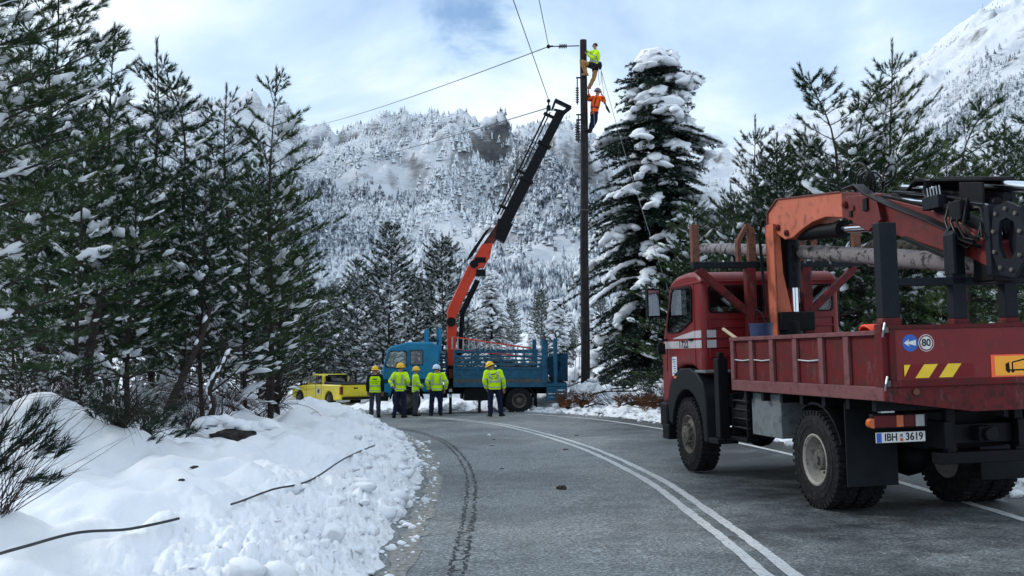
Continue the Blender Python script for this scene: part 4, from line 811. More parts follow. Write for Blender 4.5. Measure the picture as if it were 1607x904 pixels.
P('front_bumper', MB().bx(5.0,5.36,-1.14,1.14,.62,1.0), M['black'], .04)
P('cab_step', MB().bx(4.9,5.2,1.0,1.16,.42,.66), M['black'], .02)
# stabiliser legs, boxes, tanks
for sg in (1,-1):
    P('stabiliser_leg', MB().bx(2.50,2.66,sg*1.17-.075,sg*1.17+.075,.62,1.72).bx(2.54,2.62,sg*1.17-.04,sg*1.17+.04,1.72,1.80).bx(2.40,2.76,sg*1.17-.15,sg*1.17+.15,.55,.62), M['black'], .01)
P('stabiliser_beam', MB().bx(2.48,2.68,-1.1,1.1,1.05,1.22), M['black'], .01)
P('lower_step', MB().bx(1.9,2.5,.95,1.12,.60,.66), M['black'], .01)
P('tool_box', MB().bx(.95,1.83,.62,1.06,.72,1.27), M['greybox'], .012)
P('tool_box', MB().bx(.95,1.83,-1.06,-.62,.72,1.27), M['greybox'], .012)
P('fuel_tank', MB().cyl((1.93,.80,.95),(2.46,.80,.95),.28,n=20).bx(1.92,1.96,.50,1.09,.66,1.24).bx(2.42,2.47,.50,1.09,.66,1.24), M['black'], .01, 40)
mb = MB()
for z in (.78,.9,1.02,1.14): mb.tube([(1.9,1.06,z),(2.2,1.10,z+.01),(2.5,1.06,z)], .014)
P('tank_strap', mb, M['plastic'])
# bed
BR, BF = -1.72, 2.12
mb = MB()
for sg in (-1,1): mb.bx(BR,BF,sg*1.2-.035,sg*1.2+.012,1.295,1.435); mb.bx(BR,BF,sg*1.1-.0,sg*1.1+.0,1.3,1.4) if False else None
P('side_rail', mb, M['railworn'], .008)
P('bed_floor', MB().bx(BR+.02,BF-.01,-1.16,1.16,1.30,1.40), M['rustred'])
mb = MB()
for x in np.linspace(BR+.3,BF-.3,7): mb.bx(x-.04,x+.04,-1.15,1.15,1.18,1.298)
P('bed_bearer', mb, M['black'])
RIBS = [2.085,1.47,.86,.22,-.42,-.99,-1.66]
for sg in (1,-1):
    o = P('side_panel', MB().bx(BR+.02,BF,sg*1.155-.012,sg*1.155+.012,1.437,1.965), M['redworn'])
    for x in RIBS: P('panel_rib', MB().bx(x-.055,x+.055,sg*1.168 if sg>0 else -1.205,1.205 if sg>0 else -1.168,1.437,1.95), M['railworn'], .006, parent=o)
    P('top_rail', MB().bx(BR,BF+.02,sg*1.18-.035,sg*1.18+.035,1.952,2.0), M['railworn'], .006, parent=o)
    for i in (0,1,3): P('lashing_rod', MB().tube([(RIBS[i]-.05,sg*1.185,1.70),((RIBS[i]+RIBS[i+1])/2,sg*1.185,1.688),(RIBS[i+1]+.05,sg*1.185,1.70)], .010), M['steel'], parent=o)
P('headboard', MB().bx(BF-.02,BF+.02,-1.16,1.16,1.42,2.0), M['redworn'], .006)
tg = P('tailgate', MB().bx(BR-.035,BR-.005,-1.15,1.13,1.445,2.03), M['red'], .006)
P('tailgate_rim', MB().bx(BR-.05,BR-.002,-1.15,1.145,2.0,2.045).bx(BR-.055,BR-.002,-1.15,1.145,1.43,1.50).bx(BR-.05,BR-.002,1.08,1.15,1.5,2.0), M['redworn'], .008, parent=tg)
mb = MB(); mb.prism([(1.21,1.435),(-1.21,1.435),(-1.21,1.29),(-.55,1.17),(.25,1.165),(1.21,1.295)], 'x', BR-.03, BR+.015); P('rear_sill', mb, M['rustred'], .006)
mb = MB()
for z in (1.47,2.0): P('latch', MB().bx(BR-.065,BR-.02,1.16,1.205,z-.03,z+.03), M['hub'], .004); P('latch_pin', MB().tube([(BR-.05,1.19,z+.07),(BR-.06,1.215,z),(BR-.03,1.21,z-.07)], .010), M['steel'])
P('gate_peg', MB().cyl((BR-.05,.88,1.38),(BR-.03,.88,1.38),.035,n=12), M['rustbrown'], .004)
P('corner_post', MB().bx(BR-.02,BR+.12,1.13,1.215,1.43,2.06), M['redworn'], .008)
P('corner_post', MB().bx(BR-.02,BR+.12,-1.215,-1.13,1.43,2.06), M['redworn'], .008)
# tailgate signs
xs = BR-.036
def disc(name, y, z, r, mat, x, parent, n=28): return P(name, MB().cyl((x,y,z),(x-.003,y,z),r,n=n), mat, parent=parent)
def fx(o): return frame(o, (0,-1,0), (0,0,1))
b = disc('arrow_sign', .92, 1.865, .085, M['bluesign'], xs, tg)
P('arrow', MB().prism([(.99,1.866),(.93,1.905),(.945,1.876),(.86,1.895),(.86,1.838),(.945,1.857),(.93,1.828)], 'x', xs-.006, xs-.003), M['white'], parent=b)
b = disc('speed_sign', .745, 1.862, .085, M['white'], xs, tg); mb = MB()
mb.lathe([(.066,0),(.066,-.002),(.078,-.002),(.078,0)], (xs-.0035,.745,1.862), 'x', 28); P('sign_ring', mb, M['redfilm'], parent=b)
text_mesh('80', .1, M['blackp'], b, fx((xs-.0045,.745,1.862)), 'number_lettering', bold=.002)
b = P('chevron_board', MB().bx(xs-.004,xs,.23,1.0,1.515,1.65), M['redfilm'], parent=tg); mb = MB()
for y in (1.0,.78,.52): 
    a0, a1 = (y, y-.13); q = [(min(1.0,a0-.09+.09),1.65),(a1-.02,1.65),(a1+.085,1.516),(min(1.0,a0+.105),1.516)] if y < 1 else [(1.0,1.65),(.93,1.65),(1.0,1.53)]
    mb.prism(q, 'x', xs-.0065, xs-.004)
P('yellow_chevron', mb, M['yellow'], parent=b)
b = P('warning_plate', MB().bx(xs-.005,xs,-.46,.04,1.50,1.725), M['redorfilm'], parent=tg)
o2 = P('plate_field', MB().bx(xs-.007,xs-.005,-.445,.0,1.515,1.71), M['orfilm'], parent=b); mb = MB()
mb.prism([(-.12,1.57),(-.12,1.63),(-.16,1.65),(-.165,1.57)], 'x', xs-.009, xs-.007); mb.bx(xs-.009,xs-.007,-.40,-.12,1.56,1.575)
for y in (-.15,-.2,-.34,-.38): mb.cyl((xs-.007,y,1.558),(xs-.0095,y,1.558),.018,n=10)
mb.prism([(-.19,1.575),(-.205,1.575),(-.205,1.64),(-.33,1.665),(-.40,1.635),(-.40,1.65),(-.33,1.68),(-.19,1.65)], 'x', xs-.009, xs-.007); P('truck_pictogram', mb, M['blackp'], parent=o2)
# stakes
def stake(x, y, z0, z1, wx, wy, mat='blacksteel', top=True):
    mb = MB(); mb.bx(x-wx/2,x+wx/2,y-wy/2,y+wy/2,z0,z1)
    return P('stake', mb, M[mat], .008)
for sg in (1,-1):
    stake(-1.62, sg*1.06, 2.12, 3.08, .13, .19); P('stake_socket', MB().bx(-1.69,-1.55,sg*1.06-.10,sg*1.06+.10,1.42,2.12), M['rustred'], .008)
    stake(-1.62, sg*.29, 2.10, 2.55, .12, .15); P('stake_socket', MB().bx(-1.68,-1.56,sg*.29-.08,sg*.29+.08,1.40,2.10), M['rustred'], .008)
    mb = MB(); mb.prism([(sg*.37,2.55),(sg*.37,2.95),(sg*.30,3.06),(sg*.20,3.02),(sg*.16,2.9),(sg*.16,2.55)], 'x', -1.60, -1.55); mb.prism([(sg*.37,2.55),(sg*.37,2.95),(sg*.33,3.0),(sg*.33,2.55)], 'x', -1.72, -1.60); P('v_stake', mb, M['blacksteel'], .006)
P('rear_crossbar', MB().bx(-1.68,-1.56,-.965,.965,2.44,2.52), M['blacksteel'], .008)
# front rack
mb = MB(); mb.bx(3.10,3.20,-1.32,1.32,3.02,3.11); P('rack_crossbar', mb, M['blacksteel'], .008)
for sg in (1,-1):
    P('rack_post', MB().bx(3.09,3.21,sg*.44-.075,sg*.44+.075,1.25,3.02), M['rustred'], .008)
    mb = MB(); mb.beam((3.15,sg*.44,2.32),(3.15,sg*1.24,3.01),.10,.10,(1,0,0)); P('rack_brace', mb, M['rustred'], .008)
    P('rack_end_stake', MB().bx(3.10,3.20,sg*1.27-.055,sg*1.27+.055,3.11,3.66), M['rustbrown'], .008)
    mb = MB(); mb.prism([(sg*.34,3.11),(sg*.34,3.58),(sg*.42,3.67),(sg*.48,3.67),(sg*.63,3.42),(sg*.63,3.11),(sg*.57,3.11),(sg*.57,3.40),(sg*.47,3.58),(sg*.44,3.58),(sg*.46,3.11)], 'x', 3.11, 3.20); P('rack_prong', mb, M['rustbrown'], .008)
# underside at the back
lx = -1.42
lb = P('tail_lamp', MB().bx(lx,lx+.08,.56,1.17,1.0,1.15), M['black'], .008)
P('lamp_lens', MB().bx(lx-.012,lx,.92,1.16,1.015,1.135).bx(lx-.012,lx,.71,.83,1.015,1.135), M['lred'], .004, parent=lb); P('lamp_lens', MB().bx(lx-.012,lx,.835,.915,1.015,1.135), M['lamb'], .004, parent=lb); P('lamp_lens', MB().bx(lx-.012,lx,.60,.70,1.015,1.135), M['lwhite'], .004, parent=lb)
P('marker_lamp', MB().cyl((lx-.01,1.17,1.06),(lx+.06,1.17,1.06),.05,n=12), M['lamb'], parent=lb)
lb2 = P('tail_lamp', MB().bx(lx,lx+.08,-1.17,-.56,1.0,1.15), M['black'], .008); P('lamp_lens', MB().bx(lx-.012,lx,-1.16,-.71,1.015,1.135), M['lred'], .004, parent=lb2)
pl = P('number_plate', MB().bx(lx-.012,lx-.002,.60,1.15,.86,.965), M['white'], .004); P('plate_band', MB().bx(lx-.0145,lx-.012,1.09,1.145,.865,.96), M['bluesign'], parent=pl)
text_mesh('IBH', .105, M['blackp'], pl, fx((lx-.0135,.985,.912)), 'plate_lettering', bold=.002, sx=.9); text_mesh('3619', .105, M['blackp'], pl, fx((lx-.0135,.725,.912)), 'plate_lettering', bold=.002, sx=.95)
P('plate_sticker', MB().bx(lx-.0145,lx-.012,.85,.885,.87,.905), M['lamb'], parent=pl); P('plate_sticker', MB().bx(lx-.0145,lx-.012,.853,.882,.915,.945), M['greybox'], parent=pl)
P('plate_lamp', MB().bx(lx-.04,lx+.02,.95,1.1,1.165,1.185), M['steel'])
for sg in (1,-1): P('mud_flap', MB().bx(-.72,-.70,sg*.80-.30,sg*.80+.30,.33,1.25), M['plastic'], .004)
P('rear_mudguard', MB().prism(arch((0,.56),.66,60,160,8)+arch((0,.56),.63,160,60,8), 'y', .5, 1.1), M['black']); P('rear_mudguard', MB().prism(arch((0,.56),.66,60,160,8)+arch((0,.56),.63,160,60,8), 'y', -1.1, -.5), M['black'])
P('underrun_bar', MB().bx(-1.5,-1.36,-1.05,.5,.62,.74).bx(-1.5,-1.4,-.48,-.38,.74,1.2).bx(-1.5,-1.4,.30,.40,.74,1.2), M['black'], .01)
P('tow_hitch', MB().bx(-1.6,-1.4,-.1,.1,.85,1.0).cyl((-1.66,0,.92),(-1.6,0,.92),.07,n=12), M['black'], .01)
P('spare_box', MB().bx(-1.2,-.75,-.5,.45,.75,1.15), M['black'], .02)
# crane
cr = P('crane_base', MB().bx(2.55,3.0,-.42,.46,1.2,1.75).cyl((2.8,.03,1.75),(2.8,.03,2.22),.20,n=18).bx(2.62,2.98,-.30,.22,2.08,2.35), M['black'], .015, 40)
mb = MB(); mb.prism([(.23,2.0),(.22,2.9),(.25,3.62),(.14,3.62),(.11,2.9),(.0,2.35),(-.01,2.0)], 'x', 2.72, 2.92); P('crane_column', mb, M['orange'], .012)
P('column_edge_plate', MB().prism([(2.70,2.0),(2.70,3.62),(2.97,3.62),(2.94,2.6),(2.98,2.0)], 'y', .235, .255), M['orange'], .006)
P('column_plate', MB().bx(2.935,2.96,-.2,.24,2.1,3.55), M['rustred'], .006)
P('column_sticker', MB().bx(2.712,2.719,.06,.14,2.12,2.25), M['steel'])
mb = MB(); mb.cyl((2.80,-.08,2.7),(2.80,-.08,3.52),.105,n=18); P('column_cylinder', mb, M['blacksteel'], smooth=40)
P('column_piston', MB().cyl((2.8,-.08,2.3),(2.8,-.08,2.72),.055,n=14), M['chrome'], smooth=40)
kn = [(2.98,3.62),(2.95,3.80),(2.62,3.95),(.80,3.775),(.80,3.455),(1.25,3.52),(1.62,3.50),(1.92,3.44),(2.2,3.36),(2.45,3.36),(2.72,3.48)]
mb = MB(); mb.prism(kn, 'y', -.12, .20); bm1 = P('main_boom', mb, M['orange'], .012)
P('boom_edge', MB().prism([(2.99,3.62),(2.96,3.81),(2.63,3.965),(.80,3.79),(.80,3.775),(2.62,3.95),(2.95,3.80),(2.97,3.62)], 'y', .19, .225), M['railworn'], parent=bm1)
mb = MB()
for u_, w_ in ((2.35,3.44),(2.62,3.55),(.45,3.52),(.70,3.60)): mb.cyl((u_,-.15,w_),(u_,.235,w_),.045,n=14); mb.cyl((u_,.235,w_),(u_,.25,w_),.022,n=8)
P('boom_pin', mb, M['rustred'], smooth=40)
P('boom_cylinder', MB().cyl((2.25,.04,3.42),(1.13,.04,3.345),.10,n=20).cyl((1.2,.04,3.35),(1.08,.04,3.342),.115,n=20), M['black'], smooth=40)
P('boom_piston', MB().cyl((1.13,.04,3.345),(.25,.04,3.27),.055,n=16), M['chrome'], smooth=40)
a2 = [(.62,3.66),(.30,3.69),(-.35,3.50),(-.98,3.32),(-1.53,3.10),(-2.18,2.82),(-2.12,2.62),(-1.51,2.75),(-.82,2.95),(-.32,3.10),(.08,3.28),(.5,3.5)]
P('boom_knuckle', MB().prism([(.80,3.775),(.70,3.765),(.34,3.69),(.02,3.40),(.30,3.34),(.60,3.39),(.80,3.455)], 'y', -.12, .20), M['cranered'], .01)
mb = MB(); mb.prism(a2, 'y', -.07, .15); mb.prism([(.62,3.7),(-.05,3.62),(-.15,3.3),(.15,3.2),(.5,3.35)], 'y', -.16, .235); P('outer_boom', mb, M['cranered'], .012)
P('boom_edge', MB().prism([(.0,3.585),(-.35,3.51),(-.98,3.33),(-1.53,3.11),(-2.1,2.86),(-2.1,2.90),(-1.5,3.16),(-.95,3.37),(-.3,3.55),(.0,3.62)], 'y', -.09, .16), M['black'], .004)
P('boom_fitting', MB().bx(.10,.20,.235,.26,3.45,3.6), M['black'], .006); P('boom_fitting', MB().bx(.48,.54,.235,.255,3.42,3.5), M['black'], .006)
P('boom_pipe', MB().beam((-.5,.16,3.05),(-1.4,.16,2.72),.03,.05), M['black'], .006)
mb = MB()
for y, z, r in ((.0,3.60,.055),(-.10,3.66,.05),(.08,3.55,.045)): mb.cyl((-.1,y,z),(-1.95,y,z-.36),r,n=12)
P('extension_cylinder', mb, M['black'], smooth=40)
mb = MB(); mb.cyl((-.2,.12,3.545),(-1.8,.12,3.22),.018,n=8); mb.cyl((-1.5,-.12,3.5),(-2.6,-.12,3.28),.055,n=12); mb.cyl((-.35,.06,3.66),(-1.0,.06,3.54),.022,n=8); P('extension_piston', mb, M['chrome'], smooth=40)
P('extension_cover', MB().prism([(-.5,3.60),(-.69,3.72),(-1.88,3.52),(-1.88,3.26),(-1.2,3.36)], 'y', -.26, -.20).prism([(-.5,3.585),(-.69,3.70),(-1.9,3.5),(-1.9,3.47),(-.69,3.66)], 'y', -.20, .12).prism([(-1.5,3.52),(-1.88,3.46),(-1.88,3.24),(-1.5,3.28)], 'y', .09, .12), M['black'], .006)
oc = [(-2.10+.0,2.95),(-2.16,3.16),(-2.34,3.20),(-2.52,3.12),(-2.58,2.9),(-2.56,2.62),(-2.40,2.46),(-2.20,2.50),(-2.10,2.70)]
def shrink(q, k): cx = sum(a[0] for a in q)/len(q); cy = sum(a[1] for a in q)/len(q); return [(cx+(a[0]-cx)*k, cy+(a[1]-cy)*k) for a in q]
for y0, y1 in ((.16,.20),(-.20,-.16)): ring('boom_end_plate', shrink(oc,.55), oc, 'y', y0, y1, M['blacksteel'], RT_)
P('boom_end_core', MB().prism(shrink(oc,.5), 'y', -.15, .10), M['black'], .01); P('boom_end_post', MB().bx(-2.10,-2.02,-.20,.22,2.50,3.20), M['blacksteel'], .012)
for a in range(9): q = shrink(oc,.80)[a]; P('bolt', MB().cyl((q[0],.20,q[1]),(q[0],.222,q[1]),.022,n=6), M['hub'])
P('red_boom_stub', MB().prism([(-1.72,2.98),(-2.02,2.84),(-2.02,2.58),(-1.72,2.70)], 'y', .10, .17), M['cranered'], .01)
P('valve_block', MB().bx(-1.35,-1.05,.17,.27,3.28,3.42), M['blacksteel'], .01); P('valve_block', MB().bx(-1.75,-1.55,.17,.29,3.10,3.30), M['black'], .01)
for k in range(5): P('valve_lever', MB().cyl((-1.10-.055*k,.22,3.42),(-1.10-.055*k,.23,3.52),.008,n=6), M['steel'])
for k in range(6): P('hydraulic_pipe', MB().tube([(-.25,.16-.05*k,3.62-.012*k),(-1.2,.17-.05*k,3.43-.012*k),(-1.95,.17-.05*k,3.24-.02*k),(-2.06,.16-.05*k,3.1),(-2.12,.15-.05*k,2.9)], .011, 6), M['steel' if k in (1,4) else 'hose'], smooth=60)
for k in range(4): P('hydraulic_hose', MB().tube([(-1.45-.1*k,.2,3.32),(-1.5-.1*k,.30,3.12-.03*k),(-1.62-.1*k,.30,2.9),(-1.8-.08*k,.26,2.80+.03*k),(-1.95,.2,2.95+.03*k)], .016, 6), M['hose'], smooth=60)
P('winch_body', MB().bx(-2.05,-1.72,-.2,.16,2.45,2.75).cyl((-1.9,-.2,2.9),(-1.9,.14,2.9),.16,n=18), M['black'], .02, 40)
# hoses
rs = random.Random(5)
class _HB:
    def tube(s, *a): P('hydraulic_hose', MB().tube(*a), M['hose'], smooth=60)
mb = _HB()
for k in range(6):
    c = Vector((.35+rs.uniform(-.35,.35), rs.uniform(-.05,.2), 3.80+rs.uniform(-.02,.06))); r_ = rs.uniform(.09,.2); tilt = rs.uniform(-.5,.5)
    mb.tube([c+Vector((r_*1.25*math.cos(t), r_*math.sin(t)*tilt, r_*math.sin(t)+.04)) for t in [i*.45 for i in range(-2,12)]], .014, 6)
for k in range(5): y = .10+.03*k; mb.tube([(.75,y,3.80),(.4,y+.03,3.80),(.05,y+.09,3.63),(-.45,y+.08,3.42),(-1.0,y+.06,3.22),(-1.55,y+.03,2.98),(-1.9,y,2.8)], .013, 6)
for k in range(3): mb.tube([(-1.05,.1+.05*k,3.62),(-1.0,.2,3.50),(-1.05-.06*k,.2,3.36),(-1.3,.2,3.30),(-1.6,.18,3.27-.03*k),(-1.9,.15,3.2),(-2.0,.15,2.9)], .026, 6)
for k in range(2): mb.tube([(2.93,.28+.02*k,3.70),(3.05,.30+.02*k,3.5),(3.02,.29+.02*k,3.1),(2.98,.30,2.6),(2.9,.28,2.2)], .014, 6)
mb = MB()
for k in range(9):
    z = 3.40-.075*k; y = -.02+.02*math.sin(k*2.1); c = Vector((2.66, y, z)); e = (k%2)*.5*math.pi
    mb.tube([c+Vector((.008*math.cos(t), .022*math.cos(t)*math.cos(e)+.0, .045*math.sin(t))) if e == 0 else c+Vector((.022*math.cos(t), 0, .045*math.sin(t))) for t in [i*.785 for i in range(9)]], .007, 4)
P('lifting_chain', mb, M['black'])
# loads lying on the truck
def world(u, v, w): return MT_ @ Vector((u, v, w))
def log(name, a, b, ra, rb, mat, label, seed, knots=10):
    A = world(*a); B = world(*b); D = B-A; ln = D.length; r_ = random.Random(seed); mb = MB(); n = 26; pts = []; rad = []
    q = D.to_track_quat('X', 'Z'); 
    for i in range(n+1): t = i/n; pts.append(Vector((t*ln, .02*math.sin(t*5+seed), .02*math.sin(t*4+seed*2)))); rad.append((ra+(rb-ra)*t)*(1+.05*math.sin(t*31+seed)+r_.uniform(-.03,.03)))
    mb.tube(pts, rad, 14, cap=False)
    for k in range(knots): t = r_.uniform(.03,.97); an = r_.uniform(0,6.28); rr = ra+(rb-ra)*t; d_ = Vector((0,math.cos(an),math.sin(an))); p = Vector((t*ln,0,0))+d_*rr*.9; mb.cyl(p, p+d_*rr*r_.uniform(.2,.5)+Vector((r_.uniform(.0,.03),0,0)), .02, .014, 7)
    o = bpy.data.objects.new(name, None); COL.objects.link(o); o.location = A; o.rotation_mode = 'QUATERNION'; o.rotation_quaternion = q; tag(o, label, 'log')
    mb.build('bark', mat, o, smooth=50); c = MB(); c.cyl((-.004,0,0),(.0,0,0),ra*.97,n=14); c.cyl((ln,0,0),(ln+.004,0,0),rb*.97,n=14); c.build('cut_end', M['cutwood'], o); return o
log('log', (6.55,-.2,3.665), (-1.75,-.2,2.63), .09, .118, M['log'], 'long slim pale-barked log lying over the cab rack of the red truck', 3, 26)
log('log', (1.35,-.52,3.04), (-1.95,-.52,2.71), .17, .18, M['log2'], 'short thick mossy log with pale end under the folded red boom', 7, 12)
p = world(1.95,.42,1.62); bk = root('bucket', world(2.42,.62,1.72), 'dark blue plastic bucket standing beside the foot of the orange crane', 'bucket'); bk.rotation_euler = MT_.to_euler()
P('bucket_body', MB().lathe([(.0,0),(.13,0),(.16,.45),(.17,.45),(.17,.47),(.15,.47),(.12,.03),(0,.03)], (0,0,0), 'z', 20), M['bucket'], parent=bk, smooth=40); P('bucket_handle', MB().tube([(-.16,0,.44),(-.12,.03,.6),(0,.05,.66),(.12,.03,.6),(.16,0,.44)], .008), M['black'], parent=bk)
st = MB().cyl(world(2.3,.92,1.90), world(2.62,1.10,2.13), .025, .022, 10); o = st.build('wooden_handle', M['stick'], None, smooth=40); tag(o, 'pale wooden tool handle sticking out over the front of the red bed side', 'tool handle')
mb = MB(); cc = Vector((-.55,.55,1.90))
for k in range(7): mb.tube([world(cc.x+.02*k-.06+.16*math.cos(t)*(.9+.03*k), cc.y+.13*math.sin(t)*.5+.03*k-.1, cc.z+.02+.15*math.sin(t)) for t in [i*.42 for i in range(16)]], .02, 7)
for k in range(4): mb.tube([world(cc.x-.38+.1*math.cos(t), cc.y+.03*k, cc.z+.0+.11*math.sin(t)) for t in [i*.42 for i in range(16)]], .02, 7)
o = mb.build('hose_coil', M['orhose'], None, smooth=60); tag(o, 'coiled bright orange hose showing above the red bed side near the stake', 'hose')
# ---------------------------------------------------------------- blue truck across the bend
M['darkboom'] = pm('dark_red_boom_paint', (.13, .018, .014), .5, col2=(.015, .012, .012), c2lo=.42, c2hi=.6, scale=2.5, spec=.2)
BT = bpy.data.objects.new('crane_truck', None); COL.objects.link(BT); ba = math.radians(7)
bf = Vector((-math.cos(ba), -math.sin(ba), 0)); bl = Vector((math.sin(ba), -math.cos(ba), 0)); BO = Vector((-2.733, 38.791, -.19))
MBT = Matrix(((bf.x,bl.x,0,BO.x),(bf.y,bl.y,0,BO.y),(0,0,1,BO.z),(0,0,0,1))); BT.matrix_world = MBT
tag(BT, 'blue open-sided truck with its orange and black crane raised, standing across the bend', 'truck')
def Q(name, mb, mat, bevel=0., smooth=None, parent=BT): return mb.build(name, mat, parent, bevel, smooth)
def bw(u, v, w): return MBT @ Vector((u, v, w))
W2 = wmeshes('rear', .98, .26, M['hub'], M['hub']); W2F = wmeshes('front', .98, .26, M['hub'], M['hub'])
for sg in (1,-1): wheel(BT, W2F, (1.15, sg*1.02, .49), sg); wheel(BT, W2, (-2.87, sg*1.04, .49), sg); wheel(BT, W2, (-2.87, sg*.74, .49), sg)
mb = MB()
for sg in (-1,1): mb.bx(-4.3,1.8,sg*.4-.04,sg*.4+.04,.72,.95)
mb.bx(-1.9,-.9,.45,1.1,.5,.95); mb.bx(-1.9,-.9,-1.1,-.45,.5,.95); mb.bx(-.3,.1,-1.0,1.0,.6,1.0); Q('chassis_frame', mb, M['black'], .01)
mb = MB()
for x in (1.15,-2.87): mb.cyl((x,-.9,.49),(x,.9,.49),.08); mb.blob((x,0,.49),(.2,.22,.2),2,.02)
Q('axle', mb, M['black'])
cs = [(0.02,.98),(-.0,2.32),(.06,2.50),(.3,2.60),(1.13,2.59),(1.66,2.45),(1.83,2.36),(1.98,1.75),(2.03,1.4),(2.04,.62),(1.74,.62),(1.68,.85),(1.5,1.06),(1.15,1.12),(.8,1.06),(.62,.85),(.55,.8),(.1,.8)]
cabb = Q('cab', MB().prism(cs, 'y', -1.16, 1.16), M['blue'], .07, 45); cabb.modifiers['bevel'].segments = 3
bw1 = [(1.17,1.74),(1.17,2.20),(1.22,2.26),(1.70,2.26),(1.76,2.2),(1.90,1.78),(1.86,1.72),(1.4,1.66)]
carve(cabb, [MB().prism([(.10,1.2),(.10,2.40),(1.66,2.38),(1.74,2.3),(1.88,1.72),(1.9,1.2)], 'y', -1.09, 1.09), MB().prism(bw1, 'y', -1.3, 1.3), MB().prism(rrect(.612,1.018,1.802,2.278,.05), 'y', -1.3, 1.3), MB().add([(1.7,-.97,2.26),(1.7,.97,2.26),(1.8,.97,1.76),(1.8,-.97,1.76),(2.2,-.97,2.26),(2.2,.97,2.26),(2.3,.97,1.76),(2.3,-.97,1.76)], [(0,1,2,3),(7,6,5,4),(0,4,5,1),(1,5,6,2),(2,6,7,3),(3,7,4,0)])])
for sg in (1,-1): Q('seat', MB().bx(.55,1.1,sg*.62-.28,sg*.62+.28,1.2,1.42).bx(.42,.58,sg*.62-.28,sg*.62+.28,1.42,1.95), M['darkcloth'], .03)
Q('dashboard', MB().bx(1.6,1.88,-1.0,1.0,1.22,1.66), M['darkint'], .02)
def win2(poly, sg): return window(BT, poly, 'y', sg*1.16, sg, fr=.03)
for sg in (1,-1):
    win2(bw1, sg); win2([(x,z) for x, z in rrect(.60,1.03,1.79,2.29,.05)], sg)
    d_ = Q('door', MB().bx(1.105,1.115,sg*1.155,sg*1.163,1.0,2.36).bx(1.92,1.93,sg*1.155,sg*1.163,1.1,1.8), M['blackp'])
    Q('door_handle', MB().bx(1.16,1.28,sg*1.16-.02,sg*1.16+.03,1.55,1.59), M['black'], .006, parent=d_)
    Q('dark_side_band', MB().bx(.03,2.0,sg*1.158,sg*1.166,1.13,1.28), M['bluedark'])
    Q('front_mudguard', MB().prism(arch((1.15,.49),.62,8,172,12)+arch((1.15,.49),.56,172,8,12), 'y', *((.85,1.17) if sg > 0 else (-1.17,-.85))), M['black'])
    o = Q('wing_mirror', MB().tube([(1.9,sg*1.1,2.2),(2.0,sg*1.34,2.25)],.015).tube([(1.95,sg*1.1,1.8),(2.0,sg*1.34,1.85)],.015).bx(1.97,2.04,sg*1.34-.09,sg*1.34+.09,1.82,2.28), M['black'], .015)
Q('windscreen', MB().add([(1.83,-1.02,2.3),(1.83,1.02,2.3),(1.985,1.02,1.72),(1.985,-1.02,1.72),(1.78,-1.02,2.3),(1.78,1.02,2.3),(1.93,1.02,1.72),(1.93,-1.02,1.72)], [(0,1,2,3),(7,6,5,4),(0,4,5,1),(1,5,6,2),(2,6,7,3),(3,7,4,0)]), M['glass'])
Q('front_bumper', MB().bx(1.8,2.12,-1.18,1.18,.5,.82), M['plastic'], .03)
for sg in (1,-1): Q('headlight', MB().bx(2.09,2.13,sg*.9-.14,sg*.9+.14,.6,.74), M['lwhite'], .01)
mb = MB()
for i in range(9): mb.bx(-.28,-.02,.98,1.04,1.2+.115*i,1.26+.115*i)
mb.bx(-.3,-.27,.95,1.02,1.1,2.25); Q('air_filter_louvre', mb, M['bluedark'], .006)
for x, y, z0, z1 in ((.42,.95,2.45,3.08),(-.04,.95,1.9,3.12),(-.04,-.95,1.9,3.12),(.42,-.95,2.45,3.08)): Q('rack_post', MB().bx(x-.045,x+.045,y-.05,y+.05,z0,z1), M['blue'], .006)
Q('rack_crossbar', MB().bx(-.08,-.0,-.9,.9,2.62,2.7).bx(-.0,.38,.91,.97,2.62,2.68).bx(-.0,.38,-.97,-.91,2.62,2.68), M['bluedark'], .006)
# load bed
Q('bed_floor', MB().bx(-3.9,-.5,-1.18,1.18,1.05,1.24), M['bluedark'])
for sg in (1,-1):
    Q('side_rail', MB().bx(-3.9,-.5,sg*1.2-.03,sg*1.2+.03,.98,1.14), M['bluebed'], .006); Q('sill_board', MB().bx(-3.9,-.5,sg*1.19-.025,sg*1.19+.02,1.142,1.27), M['dullwood'], .006)
    Q('drop_side', MB().bx(-3.88,-.52,sg*1.17-.02,sg*1.17+.02,1.275,1.62), M['bluebed'], .004)
    for x in (-.53,-1.35,-2.2,-3.05,-3.85): Q('side_stanchion', MB().bx(x-.03,x+.03,sg*1.19-.02,sg*1.19+.035,1.275,2.3), M['bluebed'], .005)
    for z in (1.66,1.80,1.94,2.08,2.24): Q('side_slat', MB().bx(-3.88,-.52,sg*1.165-.015,sg*1.165+.015,z-.035,z+.035), M['bluebed'], .004)
    Q('top_rail', MB().bx(-3.88,-.52,sg*1.185-.025,sg*1.185+.025,2.29,2.33), M['bluebed'], .004); Q('mid_rail', MB().bx(-3.88,-.52,sg*1.20-.02,sg*1.20+.02,1.61,1.645), M['bluebed'], .004)
for x, y in ((-3.76,1.2),(-4.2,1.1),(-3.76,-1.2),(-4.2,-1.1)): Q('rear_post', MB().bx(x-.07,x+.07,y-.06,y+.06,1.1,2.73), M['bluebed'], .008)
Q('rear_gate', MB().bx(-3.93,-3.89,-1.15,1.15,1.24,1.62), M['bluebed'], .005)
Q('rear_frame', MB().bx(-4.24,-4.16,-1.04,1.04,2.3,2.38).bx(-4.6,-3.9,-1.1,1.1,1.08,1.16).bx(-4.6,-3.95,1.0,1.12,.9,1.08).bx(-4.6,-3.95,-1.12,-1.0,.9,1.08), M['bluedark'], .006)
mb = MB()
